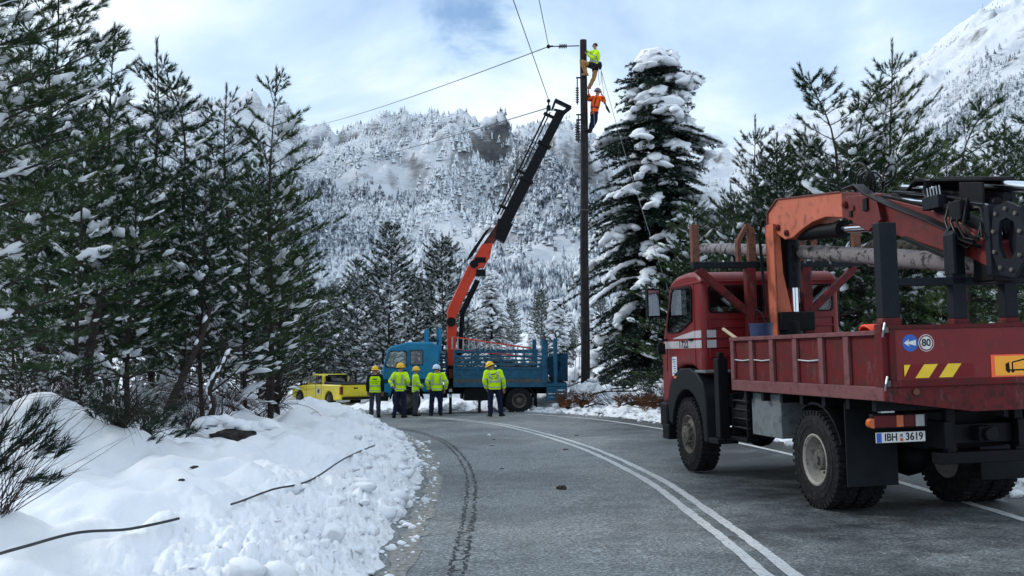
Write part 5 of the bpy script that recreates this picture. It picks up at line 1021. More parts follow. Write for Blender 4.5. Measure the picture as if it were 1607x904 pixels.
for i in range(5): z = .50+.125*i; mb.bx(-4.62,-3.87,1.09,1.17,z,z+.105)
for x in (-4.6,-4.24,-3.9): mb.bx(x-.03,x+.03,1.05,1.095,.48,1.12)
Q('rear_step_crate', mb, M['bluebed'], .006); Q('reel_box', MB().bx(-4.7,-4.3,-1.0,.9,1.17,2.2).cyl((-4.1,.2,1.75),(-4.1,.9,1.75),.35,n=20), M['bluedark'], .02)
Q('mud_flap', MB().bx(-3.52,-3.5,.6,1.18,.25,1.0), M['black']); Q('mud_flap', MB().bx(-3.52,-3.5,-1.18,-.6,.25,1.0), M['black']); Q('rear_mudguard', MB().prism(arch((-2.87,.49),.6,10,170,12)+arch((-2.87,.49),.56,170,10,12), 'y', .6, 1.16), M['black'])
for x, y in ((-.40,1.15),(-1.45,1.0)): Q('stabiliser_leg', MB().bx(x-.05,x+.05,y-.05,y+.05,.05,1.0).bx(x-.12,x+.12,y-.12,y+.12,.0,.05), M['blacksteel'], .006)
Q('leg_stripe', MB().bx(-.455,-.345,1.09,1.21,.62,.72), M['steel']); Q('leg_stripe', MB().bx(-.455,-.345,1.09,1.21,.82,.92), M['steel'])
# cargo of tools seen through the slats: a row of lumps
mb = MB(); rs = random.Random(31)
for i in range(46): mb.blob((rs.uniform(-3.7,-1.2), rs.uniform(-.7,.9), rs.uniform(1.3,1.95)), (rs.uniform(.08,.25),rs.uniform(.08,.2),rs.uniform(.06,.16)), 1, .3, i)
o = Q('bed_cargo', mb, M['hub']); o['kind'] = 'stuff'
# crane
Q('crane_base', MB().bx(-.72,-.28,-.4,.4,.9,1.4).cyl((-.5,0,1.4),(-.5,0,1.75),.2,n=18), M['black'], .01, 40); Q('crane_valve_bank', MB().bx(-.7,-.35,.75,1.1,1.3,1.62), M['rustred'], .01)
Q('crane_column', MB().prism([(-.38,1.6),(-.60,1.6),(-.70,3.15),(-.60,3.45),(-.36,3.45),(-.34,3.0)], 'y', -.14, .14), M['cranered2'], .012)
Q('column_cylinder', MB().cyl((-.80,.0,2.1),(-.92,.0,3.8),.085,n=16), M['black'], smooth=40)
k1 = [(-.34,3.71),(-.36,3.28),(-.58,3.22),(-.68,3.52),(-.86,4.0),(-1.48,5.30),(-1.42,5.58),(-1.10,5.42),(-.42,3.95)]
Q('main_boom', MB().prism(k1, 'y', -.16, .16), M['cranered2'], .015); Q('knee_joint', MB().cyl((-.48,-.2,3.35),(-.48,.2,3.35),.17,n=18).cyl((-1.32,-.2,5.5),(-1.32,.2,5.5),.15,n=18), M['black'], smooth=40)
Q('boom_cylinder', MB().cyl((-.86,.05,3.62),(-1.46,.05,4.9),.105,n=14).bx(-1.75,-1.4,-.2,.2,5.05,5.3), M['black'], smooth=40)
Q('boom_piston', MB().cyl((-1.4,.05,4.75),(-1.80,.05,5.55),.05,n=12), M['chrome'], smooth=40)
k2 = [(-1.16,5.46),(-1.40,5.85),(-1.62,6.25),(-2.02,6.3),(-1.90,5.72),(-1.66,5.38),(-1.35,5.30)]
Q('outer_boom', MB().prism(k2, 'y', -.17, .17), M['cranered2'], .015)
Q('inner_extension', MB().prism([(-1.62,6.2),(-2.28,7.18),(-2.68,7.0),(-2.02,6.25)], 'y', -.165, .165), M['darkboom'], .012)
Q('boom_bracket', MB().prism([(-1.25,5.78),(-1.0,5.55),(-1.2,5.95),(-1.75,6.75),(-1.95,6.9)], 'y', -.12, .12).bx(-1.75,-1.35,-.19,.19,5.55,5.75).prism([(-2.1,6.5),(-2.45,6.3),(-2.78,7.02),(-2.22,7.22)], 'y', -.185, .185), M['black'], .01)
mb = MB(); d3 = Vector((-4.62,0,11.34))-Vector((-2.47,0,7.05)); p0 = Vector((-2.47,0,7.05))
for t0, t1, wa, wb in ((-.02,.36,.44,.30),(.30,.70,.40,.27),(.62,1.0,.36,.24)): mb.beam(p0+d3*t0, p0+d3*t1, .30*wb/.27, wa, (0,1,0)); 
mb2 = MB()
for t0, t1, wa, wd in ((-.03,.38,.43,.30),(.38,.70,.38,.26),(.70,1.0,.34,.22)): mb2.beam(p0+d3*t0, p0+d3*t1, wa, wd, (0,1,0))
for t in (.38,.70): mb2.beam(p0+d3*(t-.012), p0+d3*(t+.012), .54, .36, (0,1,0))
Q('telescopic_extension', mb2, M['black'], .012)
mb = MB(); mb.cyl((-2.20,.0,7.38),(-4.10,.0,11.36),.035,n=8); mb.cyl((-2.33,.1,7.38),(-4.2,.1,11.30),.022,n=8); mb.cyl((-2.33,-.1,7.38),(-4.2,-.1,11.30),.022,n=8)
q0 = Vector((-2.20,0,7.38)); q1 = Vector((-4.10,0,11.36))
for t in (.08,.42,.97): q = q0.lerp(q1, t); mb.beam(q+Vector((.08,0,.03)), q+Vector((-.32,0,-.14)), .10, .12, (0,1,0))
Q('extension_cylinder', mb, M['black'], smooth=40)
mb = MB(); mb.beam((-4.28,0,11.40),(-4.42,0,11.80),.07,.26,(0,1,0)); mb.beam((-4.38,0,11.78),(-5.0,0,11.50),.10,.28,(0,1,0)); mb.beam((-4.72,0,11.30),(-4.98,0,11.52),.14,.26,(0,1,0)); mb.beam((-4.35,0,11.42),(-4.7,0,11.36),.05,.2,(0,1,0)); mb.bx(-4.22,-4.08,-.1,.1,11.38,11.56); mb.cyl((-4.15,0,11.56),(-4.15,0,11.80),.03,n=8); mb.bx(-4.21,-4.09,-.06,.06,11.70,11.80); Q('boom_tip', mb, M['black'], .008)
# ladder lying on the bed
ld = root('ladder', bw(-.4,.55,2.36), 'orange-railed ladder with pale rungs lying edgewise on the blue truck bed', 'ladder'); ld.rotation_euler = MBT.to_euler()
ra, rb = Vector((0,0,.44)), Vector((-3.0,0,.02)); r2, r3 = Vector((0,0,.0)), Vector((-2.55,0,-.02))
for a_, b_ in ((ra, rb), (r2, Vector((-3.0,0,-.30)))): Q('ladder_rail', MB().beam(a_, b_, .035, .06), M['orladder'], .005, parent=ld)
for i in range(15): t = (i+.5)/15; a_ = ra.lerp(rb,t); b_ = r2.lerp(Vector((-3.0,0,-.30)),t); Q('rung', MB().cyl(b_, a_, .026, n=8), M['stripe'], parent=ld)

# ---------------------------------------------------------------- yellow pickup
PU = bpy.data.objects.new('pickup_truck', None); COL.objects.link(PU); pa = math.radians(40); pf = Vector((-math.sin(pa), math.cos(pa), 0)); pll = Vector((-pf.y, pf.x, 0)); po = Vector((-7.493,50.514,-.50))
MP = Matrix(((pf.x,pll.x,0,po.x),(pf.y,pll.y,0,po.y),(0,0,1,po.z),(0,0,0,1))); PU.matrix_world = MP; tag(PU, 'yellow pickup standing in snow on the far side of the snowbank, seen from behind', 'pickup')
def K(name, mb, mat, bevel=0., smooth=None, parent=PU): return mb.build(name, mat, parent, bevel, smooth)
body = [(0,.36),(-.02,.62),(0,1.06),(1.75,1.06),(3.3,1.02),(4.2,.92),(4.75,.80),(4.82,.45),(4.7,.32)]+arch((4.0,.34),.40,0,180,8)[1:-1]+[(3.55,.28),(1.55,.28)]+arch((1.12,.34),.40,0,180,8)[1:-1]+[(.7,.30)]
K('body', MB().prism(body, 'y', -.80, .80), M['pickup'], .05, 40)
pc = K('cab', MB().prism([(1.72,1.05),(1.80,1.46),(1.95,1.56),(2.75,1.55),(2.95,1.47),(3.45,1.03)], 'y', -.70, .70), M['pickup'], .06, 40)
carve(pc, [MB().prism([(1.84,1.08),(1.9,1.50),(2.8,1.49),(3.28,1.08)], 'y', -.64, .64), MB().prism([(2.45,1.09),(2.45,1.47),(2.82,1.45),(3.22,1.09)], 'y', -.9, .9), MB().prism([(1.98,1.09),(1.98,1.46),(2.35,1.47),(2.35,1.09)], 'y', -.9, .9), MB().prism(rrect(-.57,.57,1.13,1.45,.05), 'x', 1.6, 2.0)])
for sg in (1,-1):
    window(PU, [(2.45,1.09),(2.45,1.47),(2.82,1.45),(3.22,1.09)], 'y', sg*.70, sg, fr=.02); window(PU, [(1.98,1.09),(1.98,1.46),(2.35,1.47),(2.35,1.09)], 'y', sg*.70, sg, fr=.02)
    K('door_seam', MB().bx(2.38,2.395,sg*.795,sg*.805,.4,1.05).bx(1.83,1.845,sg*.795,sg*.805,.4,1.05).bx(3.3,3.315,sg*.795,sg*.805,.4,1.0), M['blackp'])
    K('door_emblem', MB().cyl((2.1,sg*.80,.72),(2.1,sg*.806,.72),.19,n=22), M['stripe'])
    K('door_emblem_print', MB().cyl((2.1,sg*.806,.72),(2.1,sg*.809,.72),.10,n=18), M['bluedark'])
    K('tail_light', MB().bx(-.04,.12,sg*.80-.10 if sg>0 else -.81,.81 if sg>0 else -.70,.60,.98), M['lred'], .01); K('headlight', MB().bx(4.62,4.82,sg*.58-.16,sg*.58+.16,.6,.76), M['lwhite'], .02)
window(PU, rrect(-.58,.58,1.12,1.46,.05), 'x', 1.76, -1, name='rear_window'); K('windscreen', MB().add([(2.98,-.62,1.45),(2.98,.62,1.45),(3.42,.66,1.07),(3.42,-.66,1.07)], [(0,1,2,3)]), M['glass'])
tgp = K('tailgate', MB().bx(-.035,-.0,-.66,.66,.50,1.02), M['pickup'], .02); K('tailgate_handle', MB().bx(-.045,-.03,-.12,.12,.86,.93), M['blackp'], .005, parent=tgp)
K('bed_cover', MB().prism([(.0,1.05),(.0,1.10),(.8,1.16),(1.65,1.18),(1.65,1.05)], 'y', -.76, .76), M['plastic'], .03); K('rear_bumper', MB().bx(-.16,-.02,-.76,.76,.36,.48), M['black'], .02); K('roll_bar', MB().tube([(1.55,-.66,1.05),(1.5,-.62,1.50),(1.5,.62,1.50),(1.55,.66,1.05)], .03, 8), M['black'])
W3 = wmeshes('front', .68, .21, M['hub'], M['hub'])
for x in (1.12,4.0):
    for sg in (1,-1): wheel(PU, W3, (x, sg*.70, .34), sg)
# ---------------------------------------------------------------- people
def V3(*a): return Vector(a)
def rest_pose():
    J = dict(pel=(0,0,.95), spi=(0,0,1.12), che=(0,.0,1.31), nek=(0,-.01,1.47), hea=(0,.015,1.56), top=(0,.01,1.69))
    for s, sg in (('l',-1),('r',1)):
        J.update({'sh'+s:(sg*.185,-.01,1.405), 'el'+s:(sg*.25,-.03,1.13), 'wr'+s:(sg*.255,.06,.90), 'ha'+s:(sg*.25,.09,.82), 'hi'+s:(sg*.095,0,.90), 'kn'+s:(sg*.115,.02,.50), 'an'+s:(sg*.125,-.02,.09), 'to'+s:(sg*.16,.16,.035)})
    return {k: V3(*v) for k, v in J.items()}
def smooth_path(pts, n=4): return [Vector(p) for p in catmull([tuple(p) for p in pts], n)]
def lerp_r(rs_, m): return list(np.interp(np.linspace(0, len(rs_)-1, m), np.arange(len(rs_)), rs_))
def body_mesh(J, ob_parent, facing):
    vs = []; rad = []; ed = []; ix = {}
    def a(k, p, r, par=None):
        ix[k] = len(vs); vs.append(tuple(p)); rad.append(r if hasattr(r,'__len__') else (r,r))
        if par is not None: ed.append((ix[par], ix[k]))
    a('pel',J['pel'],(.13,.10)); a('spi',J['spi'],(.115,.09),'pel'); a('che',J['che'],(.13,.095),'spi'); a('nek',J['nek'],.052,'che'); a('hea',J['hea'],(.062,.075),'nek')
    a('mid',J['hea'].lerp(J['top'],.5),(.074,.088),'hea'); a('top',J['top'],(.058,.070),'mid')
    f = facing; m_ = J['hea'].lerp(J['top'],.35); a('nose', m_+f*.105, .012, 'mid'); rt = f.cross(V3(0,0,1)).normalized(); a('earl', m_-rt*.085, (.012,.022), 'mid'); a('earr', m_+rt*.085, (.012,.022), 'mid')
    for s in 'lr':
        a('sh'+s,J['sh'+s],.055,'che'); a('el'+s,J['el'+s],.040,'sh'+s); a('wr'+s,J['wr'+s],.027,'el'+s); h = J['ha'+s]; d = (h-J['wr'+s]).normalized(); a('pa'+s, J['wr'+s]+d*.05, (.034,.016), 'wr'+s); a('kn_'+s, J['wr'+s]+d*.095, (.038,.014), 'pa'+s)
        sd = d.cross(f); sd = (sd if sd.length > .1 else rt).normalized(); cu = d.cross(sd)
        for i, (o, L) in enumerate(((-.030,.062),(-.010,.078),(.010,.074),(.030,.055))):
            b = J['wr'+s]+d*.105+sd*o; a('f%d%s'%(i,s), b+d*L*.5+cu*.010, .0095, 'kn_'+s); a('g%d%s'%(i,s), b+d*L+cu*.035, .008, 'f%d%s'%(i,s))
        b = J['wr'+s]+d*.04-sd*.038; a('t0'+s, b-sd*.012+d*.02+cu*.01, .011, 'pa'+s); a('t1'+s, b-sd*.022+d*.055+cu*.02, .009, 't0'+s)
        a('hi'+s,J['hi'+s],.085,'pel'); a('kn'+s,J['kn'+s],.056,'hi'+s); a('an'+s,J['an'+s],.038,'kn'+s); a('to'+s,J['to'+s],(.04,.028),'an'+s)
    me = bpy.data.meshes.new('body'); me.from_pydata(vs, ed, []); o = link('body', me, ob_parent); me.materials.append(M['skin'])
    md = o.modifiers.new('skin', 'SKIN'); md.use_smooth_shade = True
    if me.skin_vertices:
        for i, r in enumerate(rad): me.skin_vertices[0].data[i].radius = r
        me.skin_vertices[0].data[0].use_root = True
    sb = o.modifiers.new('sub', 'SUBSURF'); sb.levels = 1; sb.render_levels = 1; return o
def torso_rings(J, keys, n=18, g=0., wr=None):
    """keys: (t along pelvis>neck 0..1, half width, half depth)"""
    path = [J['pel']+V3(0,0,-.09), J['pel'], J['spi'], J['che'], J['nek']]; pp = smooth_path(path, 8); out = []; hx = (J['hir']-J['hil']).normalized(); sx = (J['shr']-J['shl']).normalized(); r = random.Random(7)
    for t, w, d in keys:
        k = t*(len(pp)-1); i = min(int(k), len(pp)-2); c = pp[i].lerp(pp[i+1], k-i); up = (pp[min(i+2,len(pp)-1)]-pp[max(i-1,0)]).normalized(); x = hx.lerp(sx, t); x = (x-up*x.dot(up)).normalized(); y = up.cross(x)
        out.append([c+x*(w+g)*math.copysign(abs(math.cos(a))**.85, math.cos(a))+y*(d+g)*math.copysign(abs(math.sin(a))**.85, math.sin(a))+((up*(wr*.6)+x*wr*math.cos(a)+y*wr*math.sin(a))*mnoise.noise(c*9+V3(math.cos(a)*2,math.sin(a)*2,0)) if wr else V3(0,0,0)) for a in [2*math.pi*j/n for j in range(n)]])
    return out
JK = [(.0,.185,.135),(.10,.190,.138),(.24,.185,.132),(.40,.183,.128),(.56,.198,.134),(.70,.212,.138),(.82,.205,.125),(.90,.165,.105),(.955,.105,.085),(1.0,.078,.075)]
def tubemesh(mb, pts, rads, n=12, wr=.006, mi=0):
    pp = smooth_path(pts, 6); rr = lerp_r(rads, len(pp)); o = len(mb.v); mb.tube(pp, rr, n, mi)
    for i in range(o, len(mb.v)): v = Vector(mb.v[i]); q = mnoise.noise(v*11)*wr; mb.v[i] = tuple(v+V3(q, q*.7, mnoise.noise(v*8+V3(5,5,5))*wr))
def torso_band(J, t0, t1, g=.010):
    def at_(t): ks = np.array(JK); return (t, float(np.interp(t, ks[:,0], ks[:,1])), float(np.interp(t, ks[:,0], ks[:,2])))
    return torso_rings(J, [at_(t0), at_((t0+t1)/2), at_(t1)], g=g)
def person(loc, yaw, label, J=None, jacket='hivis', vest=False, under='darkcloth', trousers='navy', boots='boot', helmet='helmy', facing=V3(0,1,0), scale=1., girth=1., group=None, straps=True, print_=False, hood=False, jstripe='reflect', legs=True, name='person'):
    J = J or rest_pose(); r_ = root(name, loc, label, 'person', (0,0,yaw), group); r_.scale = (scale*girth, scale*girth, scale); f = facing.normalized()
    body_mesh(J, r_, f); B = lambda nm, mb, mat, sm=60, par=r_: mb.build(nm, mat, par, 0, sm)
    mb = MB(); mb.loft(torso_rings(J, JK, wr=.016), cap=True)
    if vest:
        B('jacket', mb, M[under]); mv = MB(); mv.loft(torso_rings(J, [(t,w,d) for t,w,d in JK if t < .93], g=.012, wr=.010), cap=False); jk = B('safety_vest', mv, M[jacket]); ms = MB()
    else: ms = mb
    for s in 'lr': tubemesh(ms, [J['che'].lerp(J['sh'+s],.72)+V3(0,0,.0), J['sh'+s], J['sh'+s].lerp(J['el'+s],.5), J['el'+s], J['el'+s].lerp(J['wr'+s],.5), J['wr'+s].lerp(J['ha'+s],-.05)], [.088,.086,.078,.068,.062,.054], 12, .014)
    if vest: B('sleeve', ms, M[under])
    else: jk = B('jacket', ms, M[jacket])
    for t0, t1 in ((.16,.225),(.42,.485)): B('reflective_band', MB().loft(torso_band(J, t0, t1, .017 if vest else .013), cap=False), M[jstripe], par=jk)
    if not vest:
        for s in 'lr':
            a_, b_ = J['sh'+s].lerp(J['el'+s],.72), J['sh'+s].lerp(J['el'+s],.9); B('sleeve_band', MB().tube([a_, b_], .082, 12, cap=False), M[jstripe], par=jk); a_, b_ = J['el'+s].lerp(J['wr'+s],.5), J['el'+s].lerp(J['wr'+s],.68); B('sleeve_band', MB().tube([a_, b_], .070, 12, cap=False), M[jstripe], par=jk)
        if straps:
            ra_ = torso_rings(J, [(t, float(np.interp(t,[k[0] for k in JK],[k[1] for k in JK])), float(np.interp(t,[k[0] for k in JK],[k[2] for k in JK]))) for t in (.48,.56,.64,.72,.80,.87)], n=36, g=.012)
            for c in (6,12,24,30):
                v = []; q = []
                for i, rg in enumerate(ra_): v += [rg[c-1], rg[c+1]]; q += [(2*i,2*i+1,2*i+3,2*i+2)] if i < len(ra_)-1 else []
                B('reflective_strap', MB().add(v, q), M[jstripe], par=jk)
    if print_:
        rg = torso_rings(J, [(t, float(np.interp(t,[k[0] for k in JK],[k[1] for k in JK])), float(np.interp(t,[k[0] for k in JK],[k[2] for k in JK]))) for t in (.56,.60,.64,.67,.72,.79)], n=48, g=.022 if vest else .016); m2 = MB()
        def pt(i, c): return rg[i][c]
        for i, c0, c1 in ((0,33,35),(0,36,39),(2,31,33),(2,34,37),(2,38,41),(4,34,38)): 
            vv = []; qq = []
            for k, c in enumerate(range(c0, c1+1)): a_, b_ = Vector(pt(i,c)), Vector(pt(i+1,c)); vv += [a_.lerp(b_,.15), a_.lerp(b_,.75 if i < 4 else 1.)]; qq += [(2*k,2*k+1,2*k+3,2*k+2)] if c < c1 else []
            m2.add(vv, qq)
        B('back_print', m2, M['greycloth'], par=jk)
    if legs:
        mt = MB(); mt.loft(torso_rings(J, [(-.0,.165,.125),(.06,.178,.128),(.20,.172,.122),(.3,.165,.115)], wr=.008), cap=True)
        for s in 'lr':
            hp = J['hi'+s]; tubemesh(mt, [hp.lerp(J['pel'],.35)+V3(0,0,.03), hp.lerp(J['kn'+s],.15), hp.lerp(J['kn'+s],.55), J['kn'+s], J['kn'+s].lerp(J['an'+s],.5), J['an'+s]+(J['kn'+s]-J['an'+s])*.03], [.108,.108,.092,.080,.078,.072], 12, .018)
        B('trousers', mt, M[trousers])
        for s in 'lr':
            a_, t_ = J['an'+s], J['to'+s]; d = (t_-a_); d.z = d.z if abs(d.z) > .2 else 0; d = d.normalized() if d.length > .01 else f; sh_ = (J['kn'+s]-a_).normalized(); m3 = MB()
            m3.tube([a_+sh_*.12, a_+sh_*.02, a_-sh_*.03], [.060,.062,.058], 12); m3.tube([a_-d*.075-sh_*.045, a_-d*.03-sh_*.035, a_+d*.07-sh_*.045, a_+d*.15-sh_*.055, a_+d*.195-sh_*.06], [.036,.050,.050,.046,.026], 12); m3.tube([a_-d*.085-sh_*.082, a_+d*.2-sh_*.082], [.045,.044], 8, el=.3); B('boot', m3, M[boots])
    hc = J['hea'].lerp(J['top'],.55); up = (J['top']-J['hea']).normalized(); rt = f.cross(up).normalized(); f2 = up.cross(rt)
    def H(x, y, z): return hc+rt*x+f2*y+up*z
    mh = MB(); rows = []
    for i in range(7):
        t = i/6*math.pi/2; rr = math.cos(t) if i < 6 else .08; rows.append([H(.088*rr*math.cos(a), .102*rr*math.sin(a)-.012, -.035+.115*math.sin(t)) for a in [2*math.pi*j/16 for j in range(16)]])
    mh.loft(rows, cap=True); B('hair', mh, M['hair'])
    if helmet:
        m4 = MB(); rows = []
        for i in range(8):
            t = i/7*math.pi/2; rr = math.cos(t)**.8 if i < 7 else .06; rows.append([H(.118*rr*math.cos(a), .142*rr*math.sin(a), .012+.128*math.sin(t)) for a in [2*math.pi*j/20 for j in range(20)]])
        m4.loft(rows, cap=True); m4.loft([[H((.118+e)*math.cos(a), (.142+e*(2.6 if math.sin(a) > .3 else 1))*math.sin(a), z) for a in [2*math.pi*j/20 for j in range(20)]] for e, z in ((0,.016),(.020,.004),(.020,-.004),(0,.002))], cap=False)
        m4.loft([[H(x, .142*math.cos(k)*.95, .012+.128*max(0,math.sin(k))+h) for x, h in ((-.018,.0),(-.012,.012),(.012,.012),(.018,.0))] for k in [math.pi*(.12+.76*i/8) for i in range(9)]], cap=True); hm = B('helmet', m4, M[helmet])
    me_ = MB()
    for sg in (-1,1): me_.blob(H(sg*.032, .093, -.03), (.011,.008,.008), 1, 0)
    B('eyes', me_, M['blackp']); B('mouth', MB().beam(H(-.022,.093,-.088), H(.022,.093,-.088), .006, .008), M['lred'])
    return r_, J
def gl(px, Y): x = (px-803.5)/FPX*Y; return Vector((x, Y, gz(x, Y)))
G5 = 'line crew standing beside the blue truck'
J = rest_pose(); J['wrl'] += V3(.0,.02,0); person(gl(589.5,36.2), .06, 'worker in a sleeveless yellow vest over black, helmet yellow, back turned, left of the row', J, vest=True, trousers='greycloth', print_=True, group=G5)
J = rest_pose(); J.update(elr=V3(.33,-.10,1.20), wrr=V3(.22,.10,1.06), har=V3(.14,.13,1.04), ell=V3(-.30,-.12,1.18), wrl=V3(-.17,-.20,1.02), hal=V3(-.09,-.22,1.0), anl=V3(-.15,-.14,.09), tol=V3(-.21,.05,.035), knl=V3(-.13,-.02,.5))
person(gl(629,35.6), -.35, 'tall worker in a full yellow jacket with hands on hips before the blue cab door', J, facing=V3(.45,1,0), scale=1.04, group=G5)
J = rest_pose(); J.update(elr=V3(.24,.06,1.14), wrr=V3(.14,.22,1.05), har=V3(.07,.27,1.06), ell=V3(-.24,.06,1.14), wrl=V3(-.12,.22,1.02), hal=V3(-.05,.26,1.03))
person(gl(653,36.4), -1.25, 'slim worker in profile facing right, yellow jacket and grey trousers', J, trousers='greycloth', scale=.97, girth=.92, group=G5)
J = rest_pose(); J.update(ell=V3(-.29,-.08,1.15), wrl=V3(-.25,.03,.92), hal=V3(-.2,.07,.86), elr=V3(.30,-.06,1.15), wrr=V3(.27,.05,.93), har=V3(.25,.08,.85)); 
for k in ('knl','anl','tol'): J[k] += V3(-.03,0,0)
person(gl(685.5,36.6), .1, 'worker in a white helmet and yellow jacket standing by the blue crane column', J, helmet='helmw', girth=1.13, group=G5)
J = rest_pose(); J.update(pel=V3(0,-.02,.95), che=V3(-.03,.05,1.30), nek=V3(-.06,.08,1.46), hea=V3(-.09,.12,1.54), top=V3(-.14,.13,1.66), shl=V3(-.22,.06,1.39), shr=V3(.16,.03,1.41), ell=V3(-.29,.0,1.12), wrl=V3(-.22,.08,.88), hal=V3(-.17,.12,.81), elr=V3(.26,-.04,1.14), wrr=V3(.29,.04,.90), har=V3(.29,.08,.82), anl=V3(-.12,-.02,.09), anr=V3(.2,.02,.09), tor=V3(.30,.17,.035), knr=V3(.16,.02,.5))
person(gl(776,34.9), .12, 'worker standing alone to the right with yellow helmet, leaning to look left along the truck', J, facing=V3(-.7,1,0), print_=True, scale=1.04, girth=1.08, group=G5)
# driver seen through the blue cab side window
J = rest_pose(); d_ = bw(.80,.70,1.10)
for s, sg in (('l',-1),('r',1)): J.update({'kn'+s:V3(sg*.14,.42,.92), 'an'+s:V3(sg*.14,.50,.50), 'to'+s:V3(sg*.16,.68,.44), 'el'+s:V3(sg*.27,.10,1.15), 'wr'+s:V3(sg*.16,.34,1.12), 'ha'+s:V3(sg*.10,.42,1.14)})
person(d_-Vector((0,0,.62)), math.pi/2+ba, 'person sitting inside the blue cab, face showing in the side window', J, jacket='darkcloth', jstripe='darkcloth', helmet=None, straps=False, facing=V3(-.6,.6,0))

# ---------------------------------------------------------------- utility pole, insulators
PX_, PY_ = 2.775, 40.0; pz0 = hz(PX_,PY_)-.5
def pzv(py, Y=40.0): d = (452-py)/FPX; return CAM_H+Y*(math.sin(PITCH)+d*math.cos(PITCH))/(math.cos(PITCH)-d*math.sin(PITCH))
def pw(px, py, dy=0.): Y = PY_+dy; return Vector(((px-803.5)/FPX*Y/1.0, Y, pzv(py, Y)))
UP = root('utility_pole', (PX_,PY_,pz0), 'tall dark wooden power pole with two men near its top', 'pole'); ztop = pzv(63)-pz0
mb = MB(); zz = np.linspace(0, ztop, 30); mb.tube([(.015*math.sin(z*.8), .015*math.cos(z*.6), z) for z in zz], [.178-.048*z/ztop for z in zz], 16); mb.build('pole_shaft', M['wood'], UP, smooth=50)
def U(name, mb, mat, smooth=45): return mb.build(name, mat, UP, 0, smooth)
def rel(px, py, dy=0.): return pw(px, py, dy)-Vector((PX_,PY_,pz0))
def insul(name, a, b, t0, t1, n, r=.09):
    m = MB(); m.cyl(a, b, .022, n=8); U(name+'_rod', m, M['black']); d = (b-a)
    for i in range(n):
        t = t0+(t1-t0)*(i+.5)/n; c = a+d*t; u_ = d.normalized(); m = MB(); m.tube([c-u_*.03, c-u_*.012, c+u_*.02, c+u_*.03], [.03, r, r*.75, .03], 14); U('insulator_disc', m, M['porcelain'])
insul('strain_insulator', rel(911,72), rel(862,73), .40, .68, 5, .10)
m = MB(); m.blob(rel(862,73), (.09,.07,.09), 1, .1); m.cyl(rel(862,73), rel(869,72.5), .035, n=8); U('wire_clamp', m, M['black'])
insul('hanging_insulator', rel(907.5,122,-.1), rel(907.5,164,-.1), .35, .95, 7, .075); insul('hanging_insulator', rel(909,180,-.2), rel(909,224,-.2), .15, .95, 8, .085); insul('hanging_insulator', rel(906.5,188,.1), rel(906.5,222,.1), .2, .95, 7, .075)
m = MB()
for py in (122,180,188): m.beam(rel(906,py,-.1), rel(914,py,0), .05, .05)
m.cyl(rel(912,95,-.15), rel(916,118,-.2), .02, n=6); U('bracket', m, M['blacksteel'])
m = MB(); m.tube([rel(909,560,-.18), rel(908,590,-.25), rel(904,610,-.6), rel(901,622,-1.0)], .012, 5); o = m.build('ground_wire', M['cable'], UP)
for k, (py, wd) in enumerate(((330,.02),(420,.02),(505,.02))): U('steel_band', MB().lathe([(.150,-wd),(.168,-wd),(.168,wd),(.150,wd)], (0,0,pzv(py)-pz0), 'z', 18), M['hub'])
for k in range(14): 
    z = pzv(560)-pz0+k*.62; sg = 1 if k%2 else -1
    if z < ztop-3: U('pole_step', MB().cyl((sg*.13,0,z),(sg*.27,-.03,z+.02),.011,n=6), M['black'])
# climbers: joints measured in the pole's own frame (x right, y away, z up from its foot)
def cj(d): return {k: rel(*v) for k, v in d.items()}
PB = Vector((PX_,PY_,pz0))
Jt = cj(dict(pel=(934.5,103,-.1), spi=(935.5,96,-.1), che=(936.5,88,-.1), nek=(937,78.5,-.08), hea=(935.5,74.5,-.08), top=(936.5,67.5,-.08), shl=(932,82,.08), shr=(939.5,82,-.28), ell=(925,84,.15), wrl=(921,79,.05), hal=(918.5,76.5,.0), elr=(932,90,-.42), wrr=(924,85,-.3), har=(920.5,83,-.22), hil=(932,104,-.22), hir=(936.5,105,0.02),
    knl=(915,97,-.36), anl=(921.5,115,-.26), tol=(916,118,-.28), knr=(934.5,121,-.06), anr=(927,136,-.02), tor=(922,139,-.04)))
person(PB, 0, 'lineman at the very top of the pole in yellow jacket, tan trousers and dark cap', Jt, trousers='tan', boots='leather', helmet=None, facing=V3(-1,.25,-.2))
# tool harness worn by the upper man
hb = MB(); hb.loft(torso_rings(Jt, [(-.02,.19,.15),(.08,.215,.165),(.24,.205,.15),(.34,.19,.138)], g=.012), cap=True)
for a_, b_ in ((Jt['hil'], Jt['knl']), (Jt['hir'], Jt['knr'])): tubemesh(hb, [a_+V3(0,0,.05), a_.lerp(b_,.25), a_.lerp(b_,.42)], [.125,.12,.115], 12)
hb.blob(rel(943,103,-.1), (.12,.1,.16), 2, .1); o = hb.build('harness', M['darkcloth'], bpy.data.objects['person.006'], 0, 60)
Jb = cj(dict(pel=(934.5,176,-.1), spi=(935.5,168,-.1), che=(937,159.5,-.1), nek=(939,150.5,-.08), hea=(940,147.5,-.1), top=(940.5,140.5,-.1), shl=(932.5,153.5,.06), shr=(944,153.5,-.24), ell=(926.5,157,.1), wrl=(926,147,.02), hal=(925,142.5,0), elr=(950.5,158.5,-.34), wrr=(948,150.5,-.42), har=(945.5,146,-.45), hil=(932.5,177,.05), hir=(936,177.5,-.2),
    knl=(931,191,-.05), anl=(927,205,.02), tol=(922.5,207.5,0), knr=(936,190,-.24), anr=(929,203,-.2), tor=(924,206,-.2)))
person(PB, 0, 'lineman in an orange jacket and grey helmet just below the other on the pole', Jb, jacket='hior', jstripe='rustred', trousers='navy', helmet='helmg', facing=V3(-.8,-.6,.1))
